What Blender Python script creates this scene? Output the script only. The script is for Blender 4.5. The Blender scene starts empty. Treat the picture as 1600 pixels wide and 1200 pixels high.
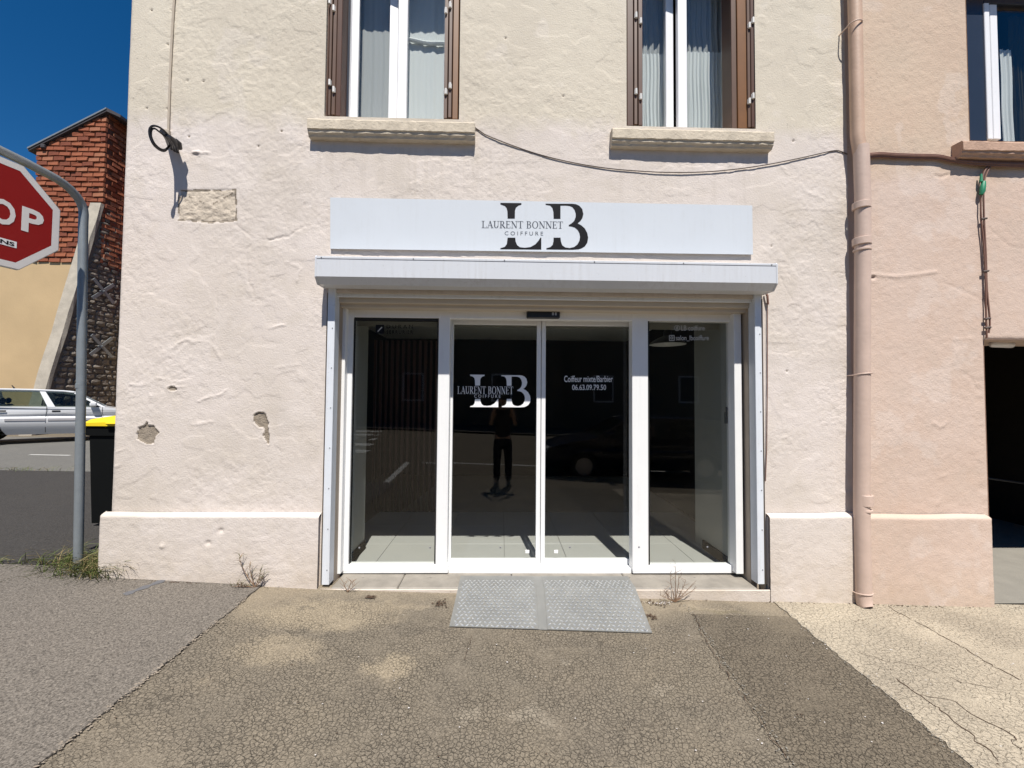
import bpy, bmesh, math, random
import numpy as np
from math import sin, cos, tan, atan, radians, pi
from mathutils import Vector, Matrix
from mathutils.geometry import tessellate_polygon

random.seed(7)
rng = np.random.default_rng(11)
S = bpy.context.scene
COL = S.collection

# ------------------------------------------------------------------ camera
CH, CD, FPX = 1.65, 3.44, 640.0            # eye height, distance to the facade (y = 0), focal length in px of a 1600 px picture
YAW, PIT, ROL = radians(1.43), atan(21 / 640), radians(.46)
_f = Vector((sin(YAW) * cos(PIT), cos(YAW) * cos(PIT), sin(PIT)))
_r = Vector((cos(YAW), -sin(YAW), 0))
_u = _r.cross(_f)
CR = _r * cos(ROL) + _u * sin(ROL)
CU = _u * cos(ROL) - _r * sin(ROL)
cam = bpy.data.cameras.new('camera')
cam.sensor_width = 36
cam.lens = 36 * FPX / 1600
cam.clip_start = .02
cam.clip_end = 2000
camo = bpy.data.objects.new('camera', cam)
COL.objects.link(camo)
m = Matrix.Identity(4)
for i in range(3):
    m[i][0], m[i][1], m[i][2] = CR[i], CU[i], -_f[i]
m.translation = (0, -CD, CH)
camo.matrix_world = m
S.camera = camo

# ------------------------------------------------------------------ sky, sun, exposure
SUN_EL, SUN_AZ = radians(60.7), radians(7)
w = bpy.data.worlds.new('World')
S.world = w
w.use_nodes = True
nt = w.node_tree
sky = nt.nodes.new('ShaderNodeTexSky')
sky.sky_type = 'NISHITA'
sky.sun_disc = False
sky.sun_elevation = SUN_EL
sky.sun_rotation = pi - SUN_AZ
sky.altitude = 300
sky.air_density = .8
sky.dust_density = .05
sky.ozone_density = 3.5
hs = nt.nodes.new('ShaderNodeHueSaturation')
hs.inputs['Saturation'].default_value = 1.34
hs.inputs['Hue'].default_value = .500
hs.inputs['Value'].default_value = .95
nt.links.new(sky.outputs[0], hs.inputs['Color'])
nt.links.new(hs.outputs[0], nt.nodes['Background'].inputs[0])
nt.nodes['Background'].inputs[1].default_value = .064
sd = Vector((sin(SUN_AZ) * cos(SUN_EL), -cos(SUN_AZ) * cos(SUN_EL), sin(SUN_EL)))
sl = bpy.data.lights.new('sun', 'SUN')
sl.energy = 4.4
sl.angle = radians(.53)
sl.color = (1, .955, .89)
so = bpy.data.objects.new('sun', sl)
so.rotation_euler = sd.to_track_quat('Z', 'Y').to_euler()
so.location = sd * 30
COL.objects.link(so)
S.view_settings.view_transform = 'Standard'
S.view_settings.look = 'None'
S.view_settings.gamma = 1
S.view_settings.use_curve_mapping = False
S.view_settings.exposure = .68
S.cycles.max_bounces = 8
S.cycles.transparent_max_bounces = 16
S.cycles.sample_clamp_indirect = 4
S.cycles.use_denoising = True


# ------------------------------------------------------------------ places
def ray(px, py):
    return _f * FPX + CR * (px - 800) - CU * (py - 600)


def P(px, py, Y=0.0):
    """where the sight line through a point of the 1600 x 1200 photograph meets the plane y = Y"""
    d = ray(px, py)
    return Vector((0, -CD, CH)) + d * ((Y + CD) / d.y)


def PX(px, X):
    d = ray(*px)
    return Vector((0, -CD, CH)) + d * (X / d.x)


ZB = [(-11, .32), (-5, .25), (-3.16, .185), (-1.42, .092), (2.16, -.022), (4.12, -.082), (6, -.13), (12, -.19)]


def zbase(x):
    if x <= ZB[0][0]:
        return ZB[0][1]
    for (x0, z0), (x1, z1) in zip(ZB[:-1], ZB[1:]):
        if x <= x1:
            return z0 + (z1 - z0) * (x - x0) / (x1 - x0)
    return ZB[-1][1]


def zg(x, y):
    z = zbase(x)
    if y < 0:
        z += .03 * max(y, -4.2)
    else:
        z += .004 * min(y, 20)
    return z


def G(px, py):
    d = ray(px, py)
    lo, hi = .2, 80.
    o = Vector((0, -CD, CH))
    for _ in range(60):
        t = (lo + hi) / 2
        q = o + d * (t / d.y)
        if q.z > zg(q.x, q.y):
            lo = t
        else:
            hi = t
    return o + d * (lo / d.y)


# ------------------------------------------------------------------ materials
def nodes_of(mat):
    mat.use_nodes = True
    n = mat.node_tree.nodes
    return n, mat.node_tree.links, n['Principled BSDF']


def N(n, t, **kw):
    x = n.new(t)
    for k, v in kw.items():
        setattr(x, k, v)
    return x


def coord(n, l, scale=(1, 1, 1)):
    tc = n.new('ShaderNodeTexCoord')
    mp = n.new('ShaderNodeMapping')
    mp.inputs['Scale'].default_value = scale
    l.new(tc.outputs['Object'], mp.inputs['Vector'])
    return mp.outputs['Vector']


def noise(n, l, vec, scale, detail=4, rough=.55):
    x = n.new('ShaderNodeTexNoise')
    x.inputs['Scale'].default_value = scale
    x.inputs['Detail'].default_value = detail
    x.inputs['Roughness'].default_value = rough
    l.new(vec, x.inputs['Vector'])
    return x.outputs['Fac']


def ramp(n, l, fac, a, b, c0=(0, 0, 0), c1=(1, 1, 1)):
    x = n.new('ShaderNodeValToRGB')
    x.color_ramp.elements[0].position = a
    x.color_ramp.elements[1].position = b
    x.color_ramp.elements[0].color = (*c0, 1)
    x.color_ramp.elements[1].color = (*c1, 1)
    l.new(fac, x.inputs['Fac'])
    return x.outputs['Color']


def mix(n, l, fac, a, b, mode='MIX'):
    x = n.new('ShaderNodeMix')
    x.data_type = 'RGBA'
    x.blend_type = mode
    for s, v in ((0, fac), (6, a), (7, b)):
        if hasattr(v, 'is_output'):
            l.new(v, x.inputs[s])
        else:
            x.inputs[s].default_value = v if s == 0 else (*v, 1)
    return x.outputs[2]


def math_(n, l, op, a, b=None, c=None):
    x = n.new('ShaderNodeMath')
    x.operation = op
    for s, v in enumerate((a, b, c)):
        if v is None:
            continue
        if hasattr(v, 'is_output'):
            l.new(v, x.inputs[s])
        else:
            x.inputs[s].default_value = v
    return x.outputs[0]


def bump(n, l, bsdf, h, strength, dist, prev=None):
    b = n.new('ShaderNodeBump')
    b.inputs['Strength'].default_value = strength
    b.inputs['Distance'].default_value = dist
    l.new(h, b.inputs['Height'])
    if prev is not None:
        l.new(prev, b.inputs['Normal'])
    l.new(b.outputs[0], bsdf.inputs['Normal'])
    return b.outputs[0]


def simple(name, col, rough=.6, metal=0, var=.12, scale=8, bmp=0, bscale=60, spec=.5, coat=0, streak=0):
    m = bpy.data.materials.new(name)
    n, l, b = nodes_of(m)
    v = coord(n, l)
    f = noise(n, l, v, scale, 5)
    c = mix(n, l, f, tuple(x * (1 - var) for x in col), tuple(min(1, x * (1 + var)) for x in col))
    if streak:
        sv_ = coord(n, l, (30, 30, 1.2))
        k_ = ramp(n, l, noise(n, l, sv_, 1.0, 5, .65), .45, .75)
        k2_ = ramp(n, l, noise(n, l, v, 5, 5, .7), .42, .68)
        c = mix(n, l, math_(n, l, 'MULTIPLY', math_(n, l, 'MULTIPLY', k_, k2_), streak), c, (.30, .27, .22))
        sm_ = ramp(n, l, noise(n, l, v, 55, 3, .7), .64, .70)
        c = mix(n, l, math_(n, l, 'MULTIPLY', sm_, streak * .6), c, (.25, .22, .18))
    l.new(c, b.inputs['Base Color'])
    b.inputs['Roughness'].default_value = rough
    b.inputs['Metallic'].default_value = metal
    b.inputs['Specular IOR Level'].default_value = spec
    b.inputs['Coat Weight'].default_value = coat
    if bmp:
        bump(n, l, b, noise(n, l, v, bscale, 4), bmp, .01)
    return m


M = {}


def plaster(name, low, high, zsplit, stain, drips=()):
    m = bpy.data.materials.new(name)
    n, l, b = nodes_of(m)
    v = coord(n, l)
    sp = n.new('ShaderNodeSeparateXYZ')
    tc = n.new('ShaderNodeTexCoord')
    l.new(tc.outputs['Object'], sp.inputs[0])
    big = noise(n, l, v, .9, 5, .6)
    med = noise(n, l, v, 4.5, 6, .65)
    fine = noise(n, l, v, 75, 3, .6)
    # repaint line: newer paint below, older above
    zz = math_(n, l, 'ADD', sp.outputs['Z'], math_(n, l, 'MULTIPLY', math_(n, l, 'SUBTRACT', med, .5), .35))
    t = n.new('ShaderNodeMapRange')
    t.inputs[1].default_value = zsplit - .06
    t.inputs[2].default_value = zsplit + .12
    l.new(zz, t.inputs[0])
    base = mix(n, l, t.outputs[0], low, high)
    base = mix(n, l, ramp(n, l, big, .35, .7), base, mix(n, l, .5, base, stain))
    blot = ramp(n, l, med, .5, .72)
    base = mix(n, l, math_(n, l, 'MULTIPLY', blot, .33), base, stain)
    # soot specks, more on the old paint
    spk = noise(n, l, v, 38, 4, .7)
    s2 = ramp(n, l, spk, .58, .70)
    patch = ramp(n, l, noise(n, l, v, 2.2, 4), .45, .65)
    k = math_(n, l, 'MULTIPLY', math_(n, l, 'MULTIPLY', s2, patch), math_(n, l, 'ADD', math_(n, l, 'MULTIPLY', t.outputs[0], .30), .12))
    base = mix(n, l, k, base, (.18, .16, .13))
    # dirt splash near the ground
    d = n.new('ShaderNodeMapRange')
    d.inputs[1].default_value = .45
    d.inputs[2].default_value = .05
    l.new(sp.outputs['Z'], d.inputs[0])
    base = mix(n, l, math_(n, l, 'MULTIPLY', d.outputs[0], math_(n, l, 'MULTIPLY', med, .5)), base, (.42, .33, .22))
    # grey grime in irregular clouds
    gr = ramp(n, l, noise(n, l, v, 1.9, 7, .72), .52, .74)
    base = mix(n, l, math_(n, l, 'MULTIPLY', gr, .30), base, (.36, .315, .26))
    pal = ramp(n, l, noise(n, l, v, 2.7, 3, .5), .58, .62)
    base = mix(n, l, math_(n, l, 'MULTIPLY', pal, .16), base, (.70, .64, .60))
    # rain streaks
    vs = coord(n, l, (14, 14, .5))
    stk = ramp(n, l, noise(n, l, vs, 1.0, 4, .6), .56, .75)
    vs2 = coord(n, l, (9, 9, .35))
    stk2 = ramp(n, l, noise(n, l, vs2, 2.0, 5, .65), .46, .66)
    for (dx0, dx1, dz) in drips:                                           # dirt washed down from sills
        a_ = math_(n, l, 'MULTIPLY', math_(n, l, 'GREATER_THAN', sp.outputs['X'], dx0 + .1), math_(n, l, 'LESS_THAN', sp.outputs['X'], dx1 + .1))
        f_ = n.new('ShaderNodeMapRange')
        f_.inputs[1].default_value = dz - .75 - .1
        f_.inputs[2].default_value = dz - .1
        l.new(sp.outputs['Z'], f_.inputs[0])
        b_ = math_(n, l, 'LESS_THAN', sp.outputs['Z'], dz - .1 + .05)
        k_ = math_(n, l, 'MULTIPLY', math_(n, l, 'MULTIPLY', a_, b_), math_(n, l, 'MULTIPLY', f_.outputs[0], stk2))
        base = mix(n, l, math_(n, l, 'MULTIPLY', k_, .20), base, (.34, .29, .23))
    base = mix(n, l, math_(n, l, 'MULTIPLY', stk, .16), base, stain)
    l.new(base, b.inputs['Base Color'])
    b.inputs['Roughness'].default_value = .9
    b.inputs['Specular IOR Level'].default_value = .2
    p = bump(n, l, b, fine, .5, .006)
    rough_ = math_(n, l, 'MULTIPLY', noise(n, l, v, 22, 4, .6), math_(n, l, 'ADD', ramp(n, l, noise(n, l, v, 1.4, 4), .42, .64), .12))
    p = bump(n, l, b, rough_, .42, .010, p)
    bump(n, l, b, noise(n, l, v, 190, 2, .5), .3, .002, p)
    return m


M['plaster'] = plaster('cream_plaster', (.645, .578, .532), (.605, .545, .445), 3.86, (.50, .44, .36), [(-1.58, -.1, 3.72), (.98, 2.3, 3.70), (-1.4, 2.25, 2.68)])
M['peach'] = plaster('peach_plaster', (.57, .455, .385), (.54, .425, .325), 3.72, (.52, .375, .285))
M['mortar'] = simple('old_mortar', (.27, .225, .175), .95, var=.35, scale=25, bmp=.8, bscale=90)
M['patchmortar'] = simple('rough_patch_mortar', (.53, .455, .365), .95, var=.3, scale=16, bmp=.8, bscale=50)
M['stone_sill'] = simple('weathered_sill_stone', (.52, .45, .35), .85, var=.3, scale=10, bmp=.6, bscale=45)
M['peach_sill'] = simple('painted_brown_sill', (.44, .29, .21), .85, var=.2, scale=10, bmp=.5, bscale=45)
M['white_alu'] = simple('white_lacquered_aluminium', (.80, .80, .79), .35, var=.025, scale=3, streak=.16)
M['white_pvc'] = simple('white_window_plastic', (.78, .78, .79), .4, var=.03, scale=4, streak=.2)
M['panel'] = simple('white_sign_panel', (.57, .60, .63), .3, var=.04, scale=2, streak=.12)
M['housing'] = simple('white_shutter_housing_lacquer', (.585, .60, .625), .32, var=.07, scale=5, streak=.4)
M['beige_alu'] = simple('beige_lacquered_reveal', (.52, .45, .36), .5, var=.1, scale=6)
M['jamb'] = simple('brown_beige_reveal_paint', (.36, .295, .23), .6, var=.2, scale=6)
M['black'] = simple('black_plastic', (.012, .012, .013), .45)
M['rubber'] = simple('black_rubber_seal', (.008, .008, .008), .7)
M['print_black'] = simple('black_vinyl_print', (.006, .006, .008), .6, var=.02, spec=.15)
M['print_grey'] = simple('dark_grey_vinyl_print', (.05, .06, .08), .5, var=.02)
M['print_white'] = simple('white_vinyl_print', (.8, .8, .8), .5, var=.02)
M['print_dim'] = simple('frosted_vinyl_print', (.55, .55, .53), .6, var=.05)
M['brown'] = simple('dark_brown_shutter_paint', (.070, .025, .010), .5, var=.25, scale=9)
M['taupe'] = simple('taupe_shutter_paint', (.105, .055, .032), .5, var=.25, scale=9)
M['ochre'] = simple('ochre_brown_shutter_paint', (.16, .062, .010), .5, var=.25, scale=9)
M['hinge'] = simple('pale_painted_hinge', (.62, .60, .57), .5)
M['navy'] = simple('dark_blue_grey', (.02, .028, .045), .35)
M['galv'] = simple('galvanised_grey_pole', (.245, .27, .285), .45, metal=.35, var=.18, scale=20)
M['signred'] = simple('red_sign_sheet', (.26, .003, .003), .5, var=.03, spec=.25)
M['signwhite'] = simple('white_sign_sheet', (.70, .68, .66), .45, var=.06)
M['signback'] = simple('grey_sign_metal', (.42, .43, .43), .4, metal=.5)
M['yellow'] = simple('yellow_bin_plastic', (.78, .56, .015), .45, var=.1)
M['binbody'] = simple('black_bin_plastic', (.005, .0055, .0055), .7, spec=.1)
M['carwhite'] = simple('white_car_paint', (.62, .63, .645), .25, var=.03, coat=.5)
M['cargrey'] = simple('grey_car_cladding', (.36, .35, .36), .45)
M['cardark'] = simple('dark_blue_car_paint', (.008, .011, .026), .2, coat=.8)
M['tyre'] = simple('tyre_rubber', (.014, .014, .014), .8)
M['rim'] = simple('wheel_alloy', (.45, .45, .46), .35, metal=.7)
M['seat'] = simple('dark_seat_fabric', (.025, .025, .028), .9)
M['lamp_glass'] = simple('headlight_lens', (.65, .68, .70), .1)
M['pipe'] = simple('peach_painted_pipe', (.535, .405, .335), .5, var=.16, scale=6, bmp=.15, bscale=30)
M['pipe_up'] = simple('peach_painted_metal_pipe', (.50, .345, .25), .55, var=.2, scale=6, bmp=.15, bscale=30)
M['cable'] = simple('old_cable_sheath', (.10, .075, .065), .6, var=.3, scale=20)
M['cable_brown'] = simple('brown_cable_sheath', (.17, .085, .06), .6, var=.3, scale=20)
M['cable_black'] = simple('black_cable_sheath', (.015, .014, .017), .4)
M['conduit'] = simple('cream_painted_conduit', (.45, .38, .30), .7, var=.2, scale=15)
M['green'] = simple('green_tape', (.02, .22, .11), .5, var=.2)
M['tile'] = simple('grey_beige_floor_tile', (.43, .425, .40), .3, var=.05, scale=3)
M['grout'] = simple('tile_grout', (.2, .19, .17), .9)
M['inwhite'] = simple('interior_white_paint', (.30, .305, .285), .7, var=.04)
M['indark'] = simple('interior_darkness', (.016, .015, .014), .9, spec=.1, var=.1)  # near-black: the darkness of the unlit rooms is put into this colour
M['wood'] = simple('red_brown_slat_wood', (.05, .018, .014), .5, var=.3, scale=12)
M['ceiling'] = simple('interior_ceiling_paint', (.8, .81, .74), .9, var=.03)
M['shade_in'] = simple('lamp_shade_white_enamel', (.6, .6, .57), .4)
M['conc'] = simple('garage_concrete', (.22, .205, .175), .9, var=.2, scale=6, bmp=.4)
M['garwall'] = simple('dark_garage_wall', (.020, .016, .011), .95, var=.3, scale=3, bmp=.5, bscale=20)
M['skin'] = simple('skin', (.45, .28, .2), .5)
M['shirt'] = simple('dark_shirt_cotton', (.035, .035, .04), .9)
M['jeans'] = simple('dark_trouser_cotton', (.02, .022, .03), .9)
M['hair'] = simple('dark_hair', (.015, .01, .008), .6)
M['stem'] = simple('dry_weed_stem', (.20, .12, .07), .9, var=.4, scale=30)
M['leafdry'] = simple('grey_green_weed_leaf', (.16, .15, .085), .8, var=.4, scale=30)
M['grassgreen'] = simple('green_grass_blade', (.085, .115, .022), .7, var=.45, scale=14)
M['grassdry'] = simple('straw_grass_blade', (.22, .17, .075), .8, var=.4, scale=14)
M['litter'] = simple('pale_crumpled_paper', (.55, .52, .5), .9)
M['redbits'] = simple('dark_leaf_litter', (.06, .035, .02), .95, var=.4, scale=40)
M['render_beige'] = simple('beige_wall_render', (.48, .345, .19), .95, var=.22, scale=.7, bmp=.3, bscale=25)
M['butcap'] = simple('grey_cement_cap', (.36, .32, .26), .95, var=.35, scale=4, bmp=.6, bscale=20)
M['darkmetal'] = simple('rusty_grey_iron', (.20, .20, .21), .7, var=.35, scale=12)
M['rooftile'] = simple('dark_roof_edge', (.045, .04, .045), .8, var=.3)
M['oppwall'] = simple('opposite_house_render', (.16, .14, .11), .95, var=.2, scale=.8)
M['foliage'] = simple('tree_foliage', (.05, .075, .02), .8, var=.5, scale=3)
M['white_line'] = simple('worn_road_paint', (.52, .51, .48), .85, var=.35, scale=18)
M['bluepaint'] = simple('faded_blue_survey_paint', (.105, .105, .112), .9, var=.2, scale=30)
M['alu_shutter'] = simple('shutter_guide_aluminium', (.66, .69, .73), .35, var=.04, streak=.35)
M['threshold'] = simple('worn_grey_marble', (.235, .212, .18), .6, var=.5, scale=6, bmp=.25, bscale=30)
BRICKS = [simple('terracotta_brick', c, .95, var=.3, scale=9, bmp=.8, bscale=24) for c in
          ((.23, .066, .030), (.27, .084, .038), (.185, .052, .026), (.29, .112, .058))]
MORT = simple('brick_mortar', (.115, .050, .032), .95, var=.3, scale=9)
STONES = [simple('wall_stone', c, .95, var=.35, scale=7, bmp=.8, bscale=18) for c in
          ((.17, .145, .12), (.21, .18, .15), (.14, .12, .10), (.24, .21, .175))]


def glass(name, tint, ior=1.5, rough=0.0, floor=0.0):
    m = bpy.data.materials.new(name)
    m.use_nodes = True
    n, l = m.node_tree.nodes, m.node_tree.links
    n.clear()
    o = n.new('ShaderNodeOutputMaterial')
    t = n.new('ShaderNodeBsdfTransparent')
    t.inputs[0].default_value = (*tint, 1)
    g = n.new('ShaderNodeBsdfGlossy')
    g.inputs['Roughness'].default_value = rough
    fr = n.new('ShaderNodeFresnel')
    ge = n.new('ShaderNodeNewGeometry')                                    # the Fresnel node inverts the index on back faces; undo it
    l.new(math_(n, l, 'ADD', math_(n, l, 'MULTIPLY', ge.outputs['Backfacing'], 1 / ior - ior), ior), fr.inputs[0])
    mx = n.new('ShaderNodeMixShader')
    if floor:
        f = math_(n, l, 'ADD', fr.outputs[0], floor)
        l.new(f, mx.inputs[0])
    else:
        l.new(fr.outputs[0], mx.inputs[0])
    l.new(t.outputs[0], mx.inputs[1])
    l.new(g.outputs[0], mx.inputs[2])
    l.new(mx.outputs[0], o.inputs[0])
    return m


M['glass'] = glass('clear_shop_glass', (.945, .955, .945), 1.5)
M['win_glass'] = glass('window_glass', (.96, .97, .97), 1.45)
M['car_glass'] = glass('tinted_car_glass', (.50, .57, .53), 1.5)


def curtain_mat(name, col, thru):
    m = bpy.data.materials.new(name)
    m.use_nodes = True
    n, l = m.node_tree.nodes, m.node_tree.links
    n.clear()
    o = n.new('ShaderNodeOutputMaterial')
    d = n.new('ShaderNodeBsdfDiffuse')
    v = coord(n, l, (300, 300, 300))
    f = noise(n, l, v, 1, 2)
    l.new(mix(n, l, f, tuple(c * .9 for c in col), col), d.inputs[0])
    t = n.new('ShaderNodeBsdfTransparent')
    mx = n.new('ShaderNodeMixShader')
    mx.inputs[0].default_value = thru
    l.new(d.outputs[0], mx.inputs[1])
    l.new(t.outputs[0], mx.inputs[2])
    l.new(mx.outputs[0], o.inputs[0])
    return m


M['curtain'] = curtain_mat('sheer_white_curtain', (.60, .62, .61), .28)
M['curtain_thick'] = curtain_mat('gathered_white_curtain', (.74, .77, .75), .10)
M['curtain_dark'] = curtain_mat('olive_brown_curtain', (.06, .055, .03), .02)


SPOTS = []


def asphalt(name, base, dust, stone, crack=0.0, cell=20., dustamt=.5, dustline=None, gscale=170, stones=.5, grainamt=.42, spots=()):
    m = bpy.data.materials.new(name)
    n, l, b = nodes_of(m)
    v = coord(n, l)
    big = noise(n, l, v, 1.3, 6, .62)
    med = noise(n, l, v, 7, 5, .6)
    # chips of gravel
    vo = n.new('ShaderNodeTexVoronoi')
    vo.inputs['Scale'].default_value = gscale
    l.new(v, vo.inputs['Vector'])
    chip = ramp(n, l, vo.outputs['Color'], .25, .85)
    c = mix(n, l, math_(n, l, 'MULTIPLY', chip, stones), tuple(x * .72 for x in base), stone)
    df = ramp(n, l, big, .38, .66)
    if dustline is not None:
        sp = n.new('ShaderNodeSeparateXYZ')
        tc = n.new('ShaderNodeTexCoord')
        l.new(tc.outputs['Object'], sp.inputs[0])
        yy = math_(n, l, 'ADD', sp.outputs['Y'], math_(n, l, 'MULTIPLY', math_(n, l, 'SUBTRACT', big, .5), 1.3))
        mr = n.new('ShaderNodeMapRange')
        mr.inputs[1].default_value = dustline[0]
        mr.inputs[2].default_value = dustline[1]
        l.new(yy, mr.inputs[0])
        near = mr.outputs[0]
        df = math_(n, l, 'MAXIMUM', math_(n, l, 'MULTIPLY', df, .55), near)
    df = math_(n, l, 'MULTIPLY', df, math_(n, l, 'ADD', math_(n, l, 'MULTIPLY', med, .7), .5))
    c = mix(n, l, math_(n, l, 'MULTIPLY', df, dustamt), c, dust)
    dk = ramp(n, l, noise(n, l, v, 3.1, 5, .7), .56, .74)
    c = mix(n, l, math_(n, l, 'MULTIPLY', dk, .38), c, tuple(x * .5 for x in base))
    lt = ramp(n, l, noise(n, l, v, 5.3, 6, .75), .64, .74)
    c = mix(n, l, math_(n, l, 'MULTIPLY', lt, .35), c, tuple(min(1, x * 1.5) for x in dust))
    if spots:
        wn = n.new('ShaderNodeTexNoise')
        wn.inputs['Scale'].default_value = 4.5
        wn.inputs['Detail'].default_value = 6
        wn.inputs['Roughness'].default_value = .7
        l.new(v, wn.inputs['Vector'])
        wp = n.new('ShaderNodeVectorMath')
        wp.operation = 'MULTIPLY_ADD'
        wp.inputs[1].default_value = (.55, .40, 0)
        wp.inputs[2].default_value = (-.275, -.20, 0)
        l.new(wn.outputs['Color'], wp.inputs[0])
        ad = n.new('ShaderNodeVectorMath')
        ad.operation = 'ADD'
        l.new(v, ad.inputs[0])
        l.new(wp.outputs[0], ad.inputs[1])
        for (sx_, sy_, rx_, ry_, col_, k_) in spots:                        # dusty, scuffed and damp patches, each with its own place
            mp_ = n.new('ShaderNodeMapping')
            mp_.inputs['Location'].default_value = (-sx_ / rx_, -sy_ / ry_, 0)
            mp_.inputs['Scale'].default_value = (1 / rx_, 1 / ry_, 0)
            l.new(ad.outputs[0], mp_.inputs['Vector'])
            ln = n.new('ShaderNodeVectorMath')
            ln.operation = 'LENGTH'
            l.new(mp_.outputs[0], ln.inputs[0])
            f_ = ramp(n, l, ln.outputs['Value'], .55, 1.15, (1, 1, 1), (0, 0, 0))
            c = mix(n, l, math_(n, l, 'MULTIPLY', math_(n, l, 'MULTIPLY', f_, k_), math_(n, l, 'ADD', med, .35)), c, col_)
    g1_ = ramp(n, l, noise(n, l, v, 95, 3, .8), .36, .66)
    c = mix(n, l, grainamt, c, mix(n, l, g1_, tuple(x * .45 for x in base), tuple(min(1, x * 1.75) for x in stone)))
    g2_ = ramp(n, l, noise(n, l, v, 34, 4, .8), .57, .68)
    c = mix(n, l, math_(n, l, 'MULTIPLY', g2_, .35), c, tuple(x * .5 for x in base))
    b.inputs['Roughness'].default_value = .92
    b.inputs['Specular IOR Level'].default_value = .25
    grain = noise(n, l, v, 320, 2, .6)
    pr = bump(n, l, b, vo.outputs['Distance'], .55, .006)
    pr = bump(n, l, b, grain, .35, .003, pr)
    pr = bump(n, l, b, med, .35, .02, pr)
    if crack:
        wv = n.new('ShaderNodeVectorMath')
        wv.operation = 'ADD'
        nn = n.new('ShaderNodeTexNoise')
        nn.inputs['Scale'].default_value = 14
        nn.inputs['Detail'].default_value = 3
        l.new(v, nn.inputs['Vector'])
        sc = n.new('ShaderNodeVectorMath')
        sc.operation = 'SCALE'
        sc.inputs['Scale'].default_value = .03
        l.new(nn.outputs['Color'], sc.inputs[0])
        l.new(v, wv.inputs[0])
        l.new(sc.outputs[0], wv.inputs[1])
        cr = n.new('ShaderNodeTexVoronoi')
        cr.feature = 'DISTANCE_TO_EDGE'
        cr.inputs['Scale'].default_value = cell
        l.new(wv.outputs[0], cr.inputs['Vector'])
        wid = math_(n, l, 'MULTIPLY', noise(n, l, v, 9, 3), .115)
        line = math_(n, l, 'LESS_THAN', cr.outputs['Distance'], math_(n, l, 'SUBTRACT', wid, .018))
        soft = ramp(n, l, cr.outputs['Distance'], .0, .11)
        where = ramp(n, l, noise(n, l, v, 2.3, 5, .7), .33, .50)
        if dustline is not None:
            where = math_(n, l, 'MULTIPLY', where, math_(n, l, 'SUBTRACT', 1, near))
        k = math_(n, l, 'MULTIPLY', math_(n, l, 'MULTIPLY', line, where), crack)
        c = mix(n, l, k, c, tuple(x * .36 for x in base))
        k2 = math_(n, l, 'MULTIPLY', math_(n, l, 'SUBTRACT', 1, soft), math_(n, l, 'MULTIPLY', where, .35 * crack))
        c = mix(n, l, k2, c, tuple(x * .5 for x in base))
        h = math_(n, l, 'MULTIPLY', soft, where)
        pr = bump(n, l, b, h, .6, .010, pr)
    l.new(c, b.inputs['Base Color'])
    return m


TAN, PALE, DARK, OLIVE = (.33, .27, .185), (.40, .35, .275), (.085, .074, .060), (.16, .135, .075)


def spot(px, py, rx, ry, col, k):
    g = G(px, py)
    return (g.x, g.y, rx, ry, col, k)


MID = [spot(500, 962, .62, .20, TAN, 1.25), spot(610, 1042, .19, .13, TAN, 1.2), spot(440, 1015, .34, .16, TAN, .9), spot(560, 945, .6, .08, TAN, 1.0), spot(820, 1125, .14, .07, PALE, .5),
       spot(745, 1125, .10, .05, PALE, .45), spot(1030, 1080, .10, .03, PALE, .45), spot(880, 1035, .05, .03, PALE, .5), spot(650, 985, .30, .08, DARK, .5), spot(300, 1100, .35, .10, DARK, .4),
       spot(540, 1090, .30, .12, DARK, .4), spot(960, 1010, .5, .06, DARK, .35), spot(1110, 955, .35, .05, TAN, .8), spot(1130, 958, .30, .035, OLIVE, .7), spot(870, 1170, .25, .06, DARK, .3), spot(475, 952, .07, .03, DARK, .7)]
M['asph_left'] = asphalt('grey_gravel_asphalt', (.082, .072, .061), (.128, .111, .090), (.19, .168, .143), 0, dustamt=.3, gscale=110, stones=.7, grainamt=.55)
M['asph_mid'] = asphalt('worn_tan_asphalt', (.158, .134, .102), (.34, .275, .185), (.215, .184, .142), .58, 45, .62, (-.55, -.08), 190, .55, spots=MID)
M['asph_strip'] = asphalt('patched_trench_asphalt', (.118, .098, .072), (.21, .17, .118), (.182, .153, .115), .6, 42, .5, (-.42, -.12), 190, .55)
M['conc_right'] = asphalt('pale_worn_concrete', (.34, .295, .225), (.50, .435, .33), (.42, .36, .28),   .16, 30, .85, None, 200, .4, .3)
M['asph_side'] = asphalt('dark_side_asphalt', (.036, .033, .031), (.055, .05, .043), (.062, .058, .054), 0, dustamt=.3, gscale=90, stones=.6)
M['road'] = asphalt('grey_road_asphalt', (.12, .115, .105), (.16, .15, .13), (.17, .165, .15), 0, dustamt=.4, gscale=80, stones=.5)
M['verge'] = asphalt('dusty_ground', (.12, .10, .075), (.2, .17, .12), (.18, .15, .11), 0, dustamt=.5, gscale=60, stones=.4)


def tread_metal():
    m = bpy.data.materials.new('galvanised_tread_plate')
    n, l, b = nodes_of(m)
    v = coord(n, l)
    c = mix(n, l, noise(n, l, v, 6, 5, .65), (.23, .23, .222), (.40, .40, .38))
    c = mix(n, l, ramp(n, l, noise(n, l, v, 22, 4, .7), .6, .75), c, (.3, .27, .22))
    l.new(c, b.inputs['Base Color'])
    b.inputs['Metallic'].default_value = .55
    b.inputs['Roughness'].default_value = .48
    bump(n, l, b, noise(n, l, v, 120, 3), .2, .003)
    return m


M['tread'] = tread_metal()
M['tread_top'] = simple('scuffed_tread_tops', (.76, .76, .73), .32, metal=.7, var=.25, scale=12)

# ------------------------------------------------------------------ mesh helpers
ORG = {}


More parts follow.
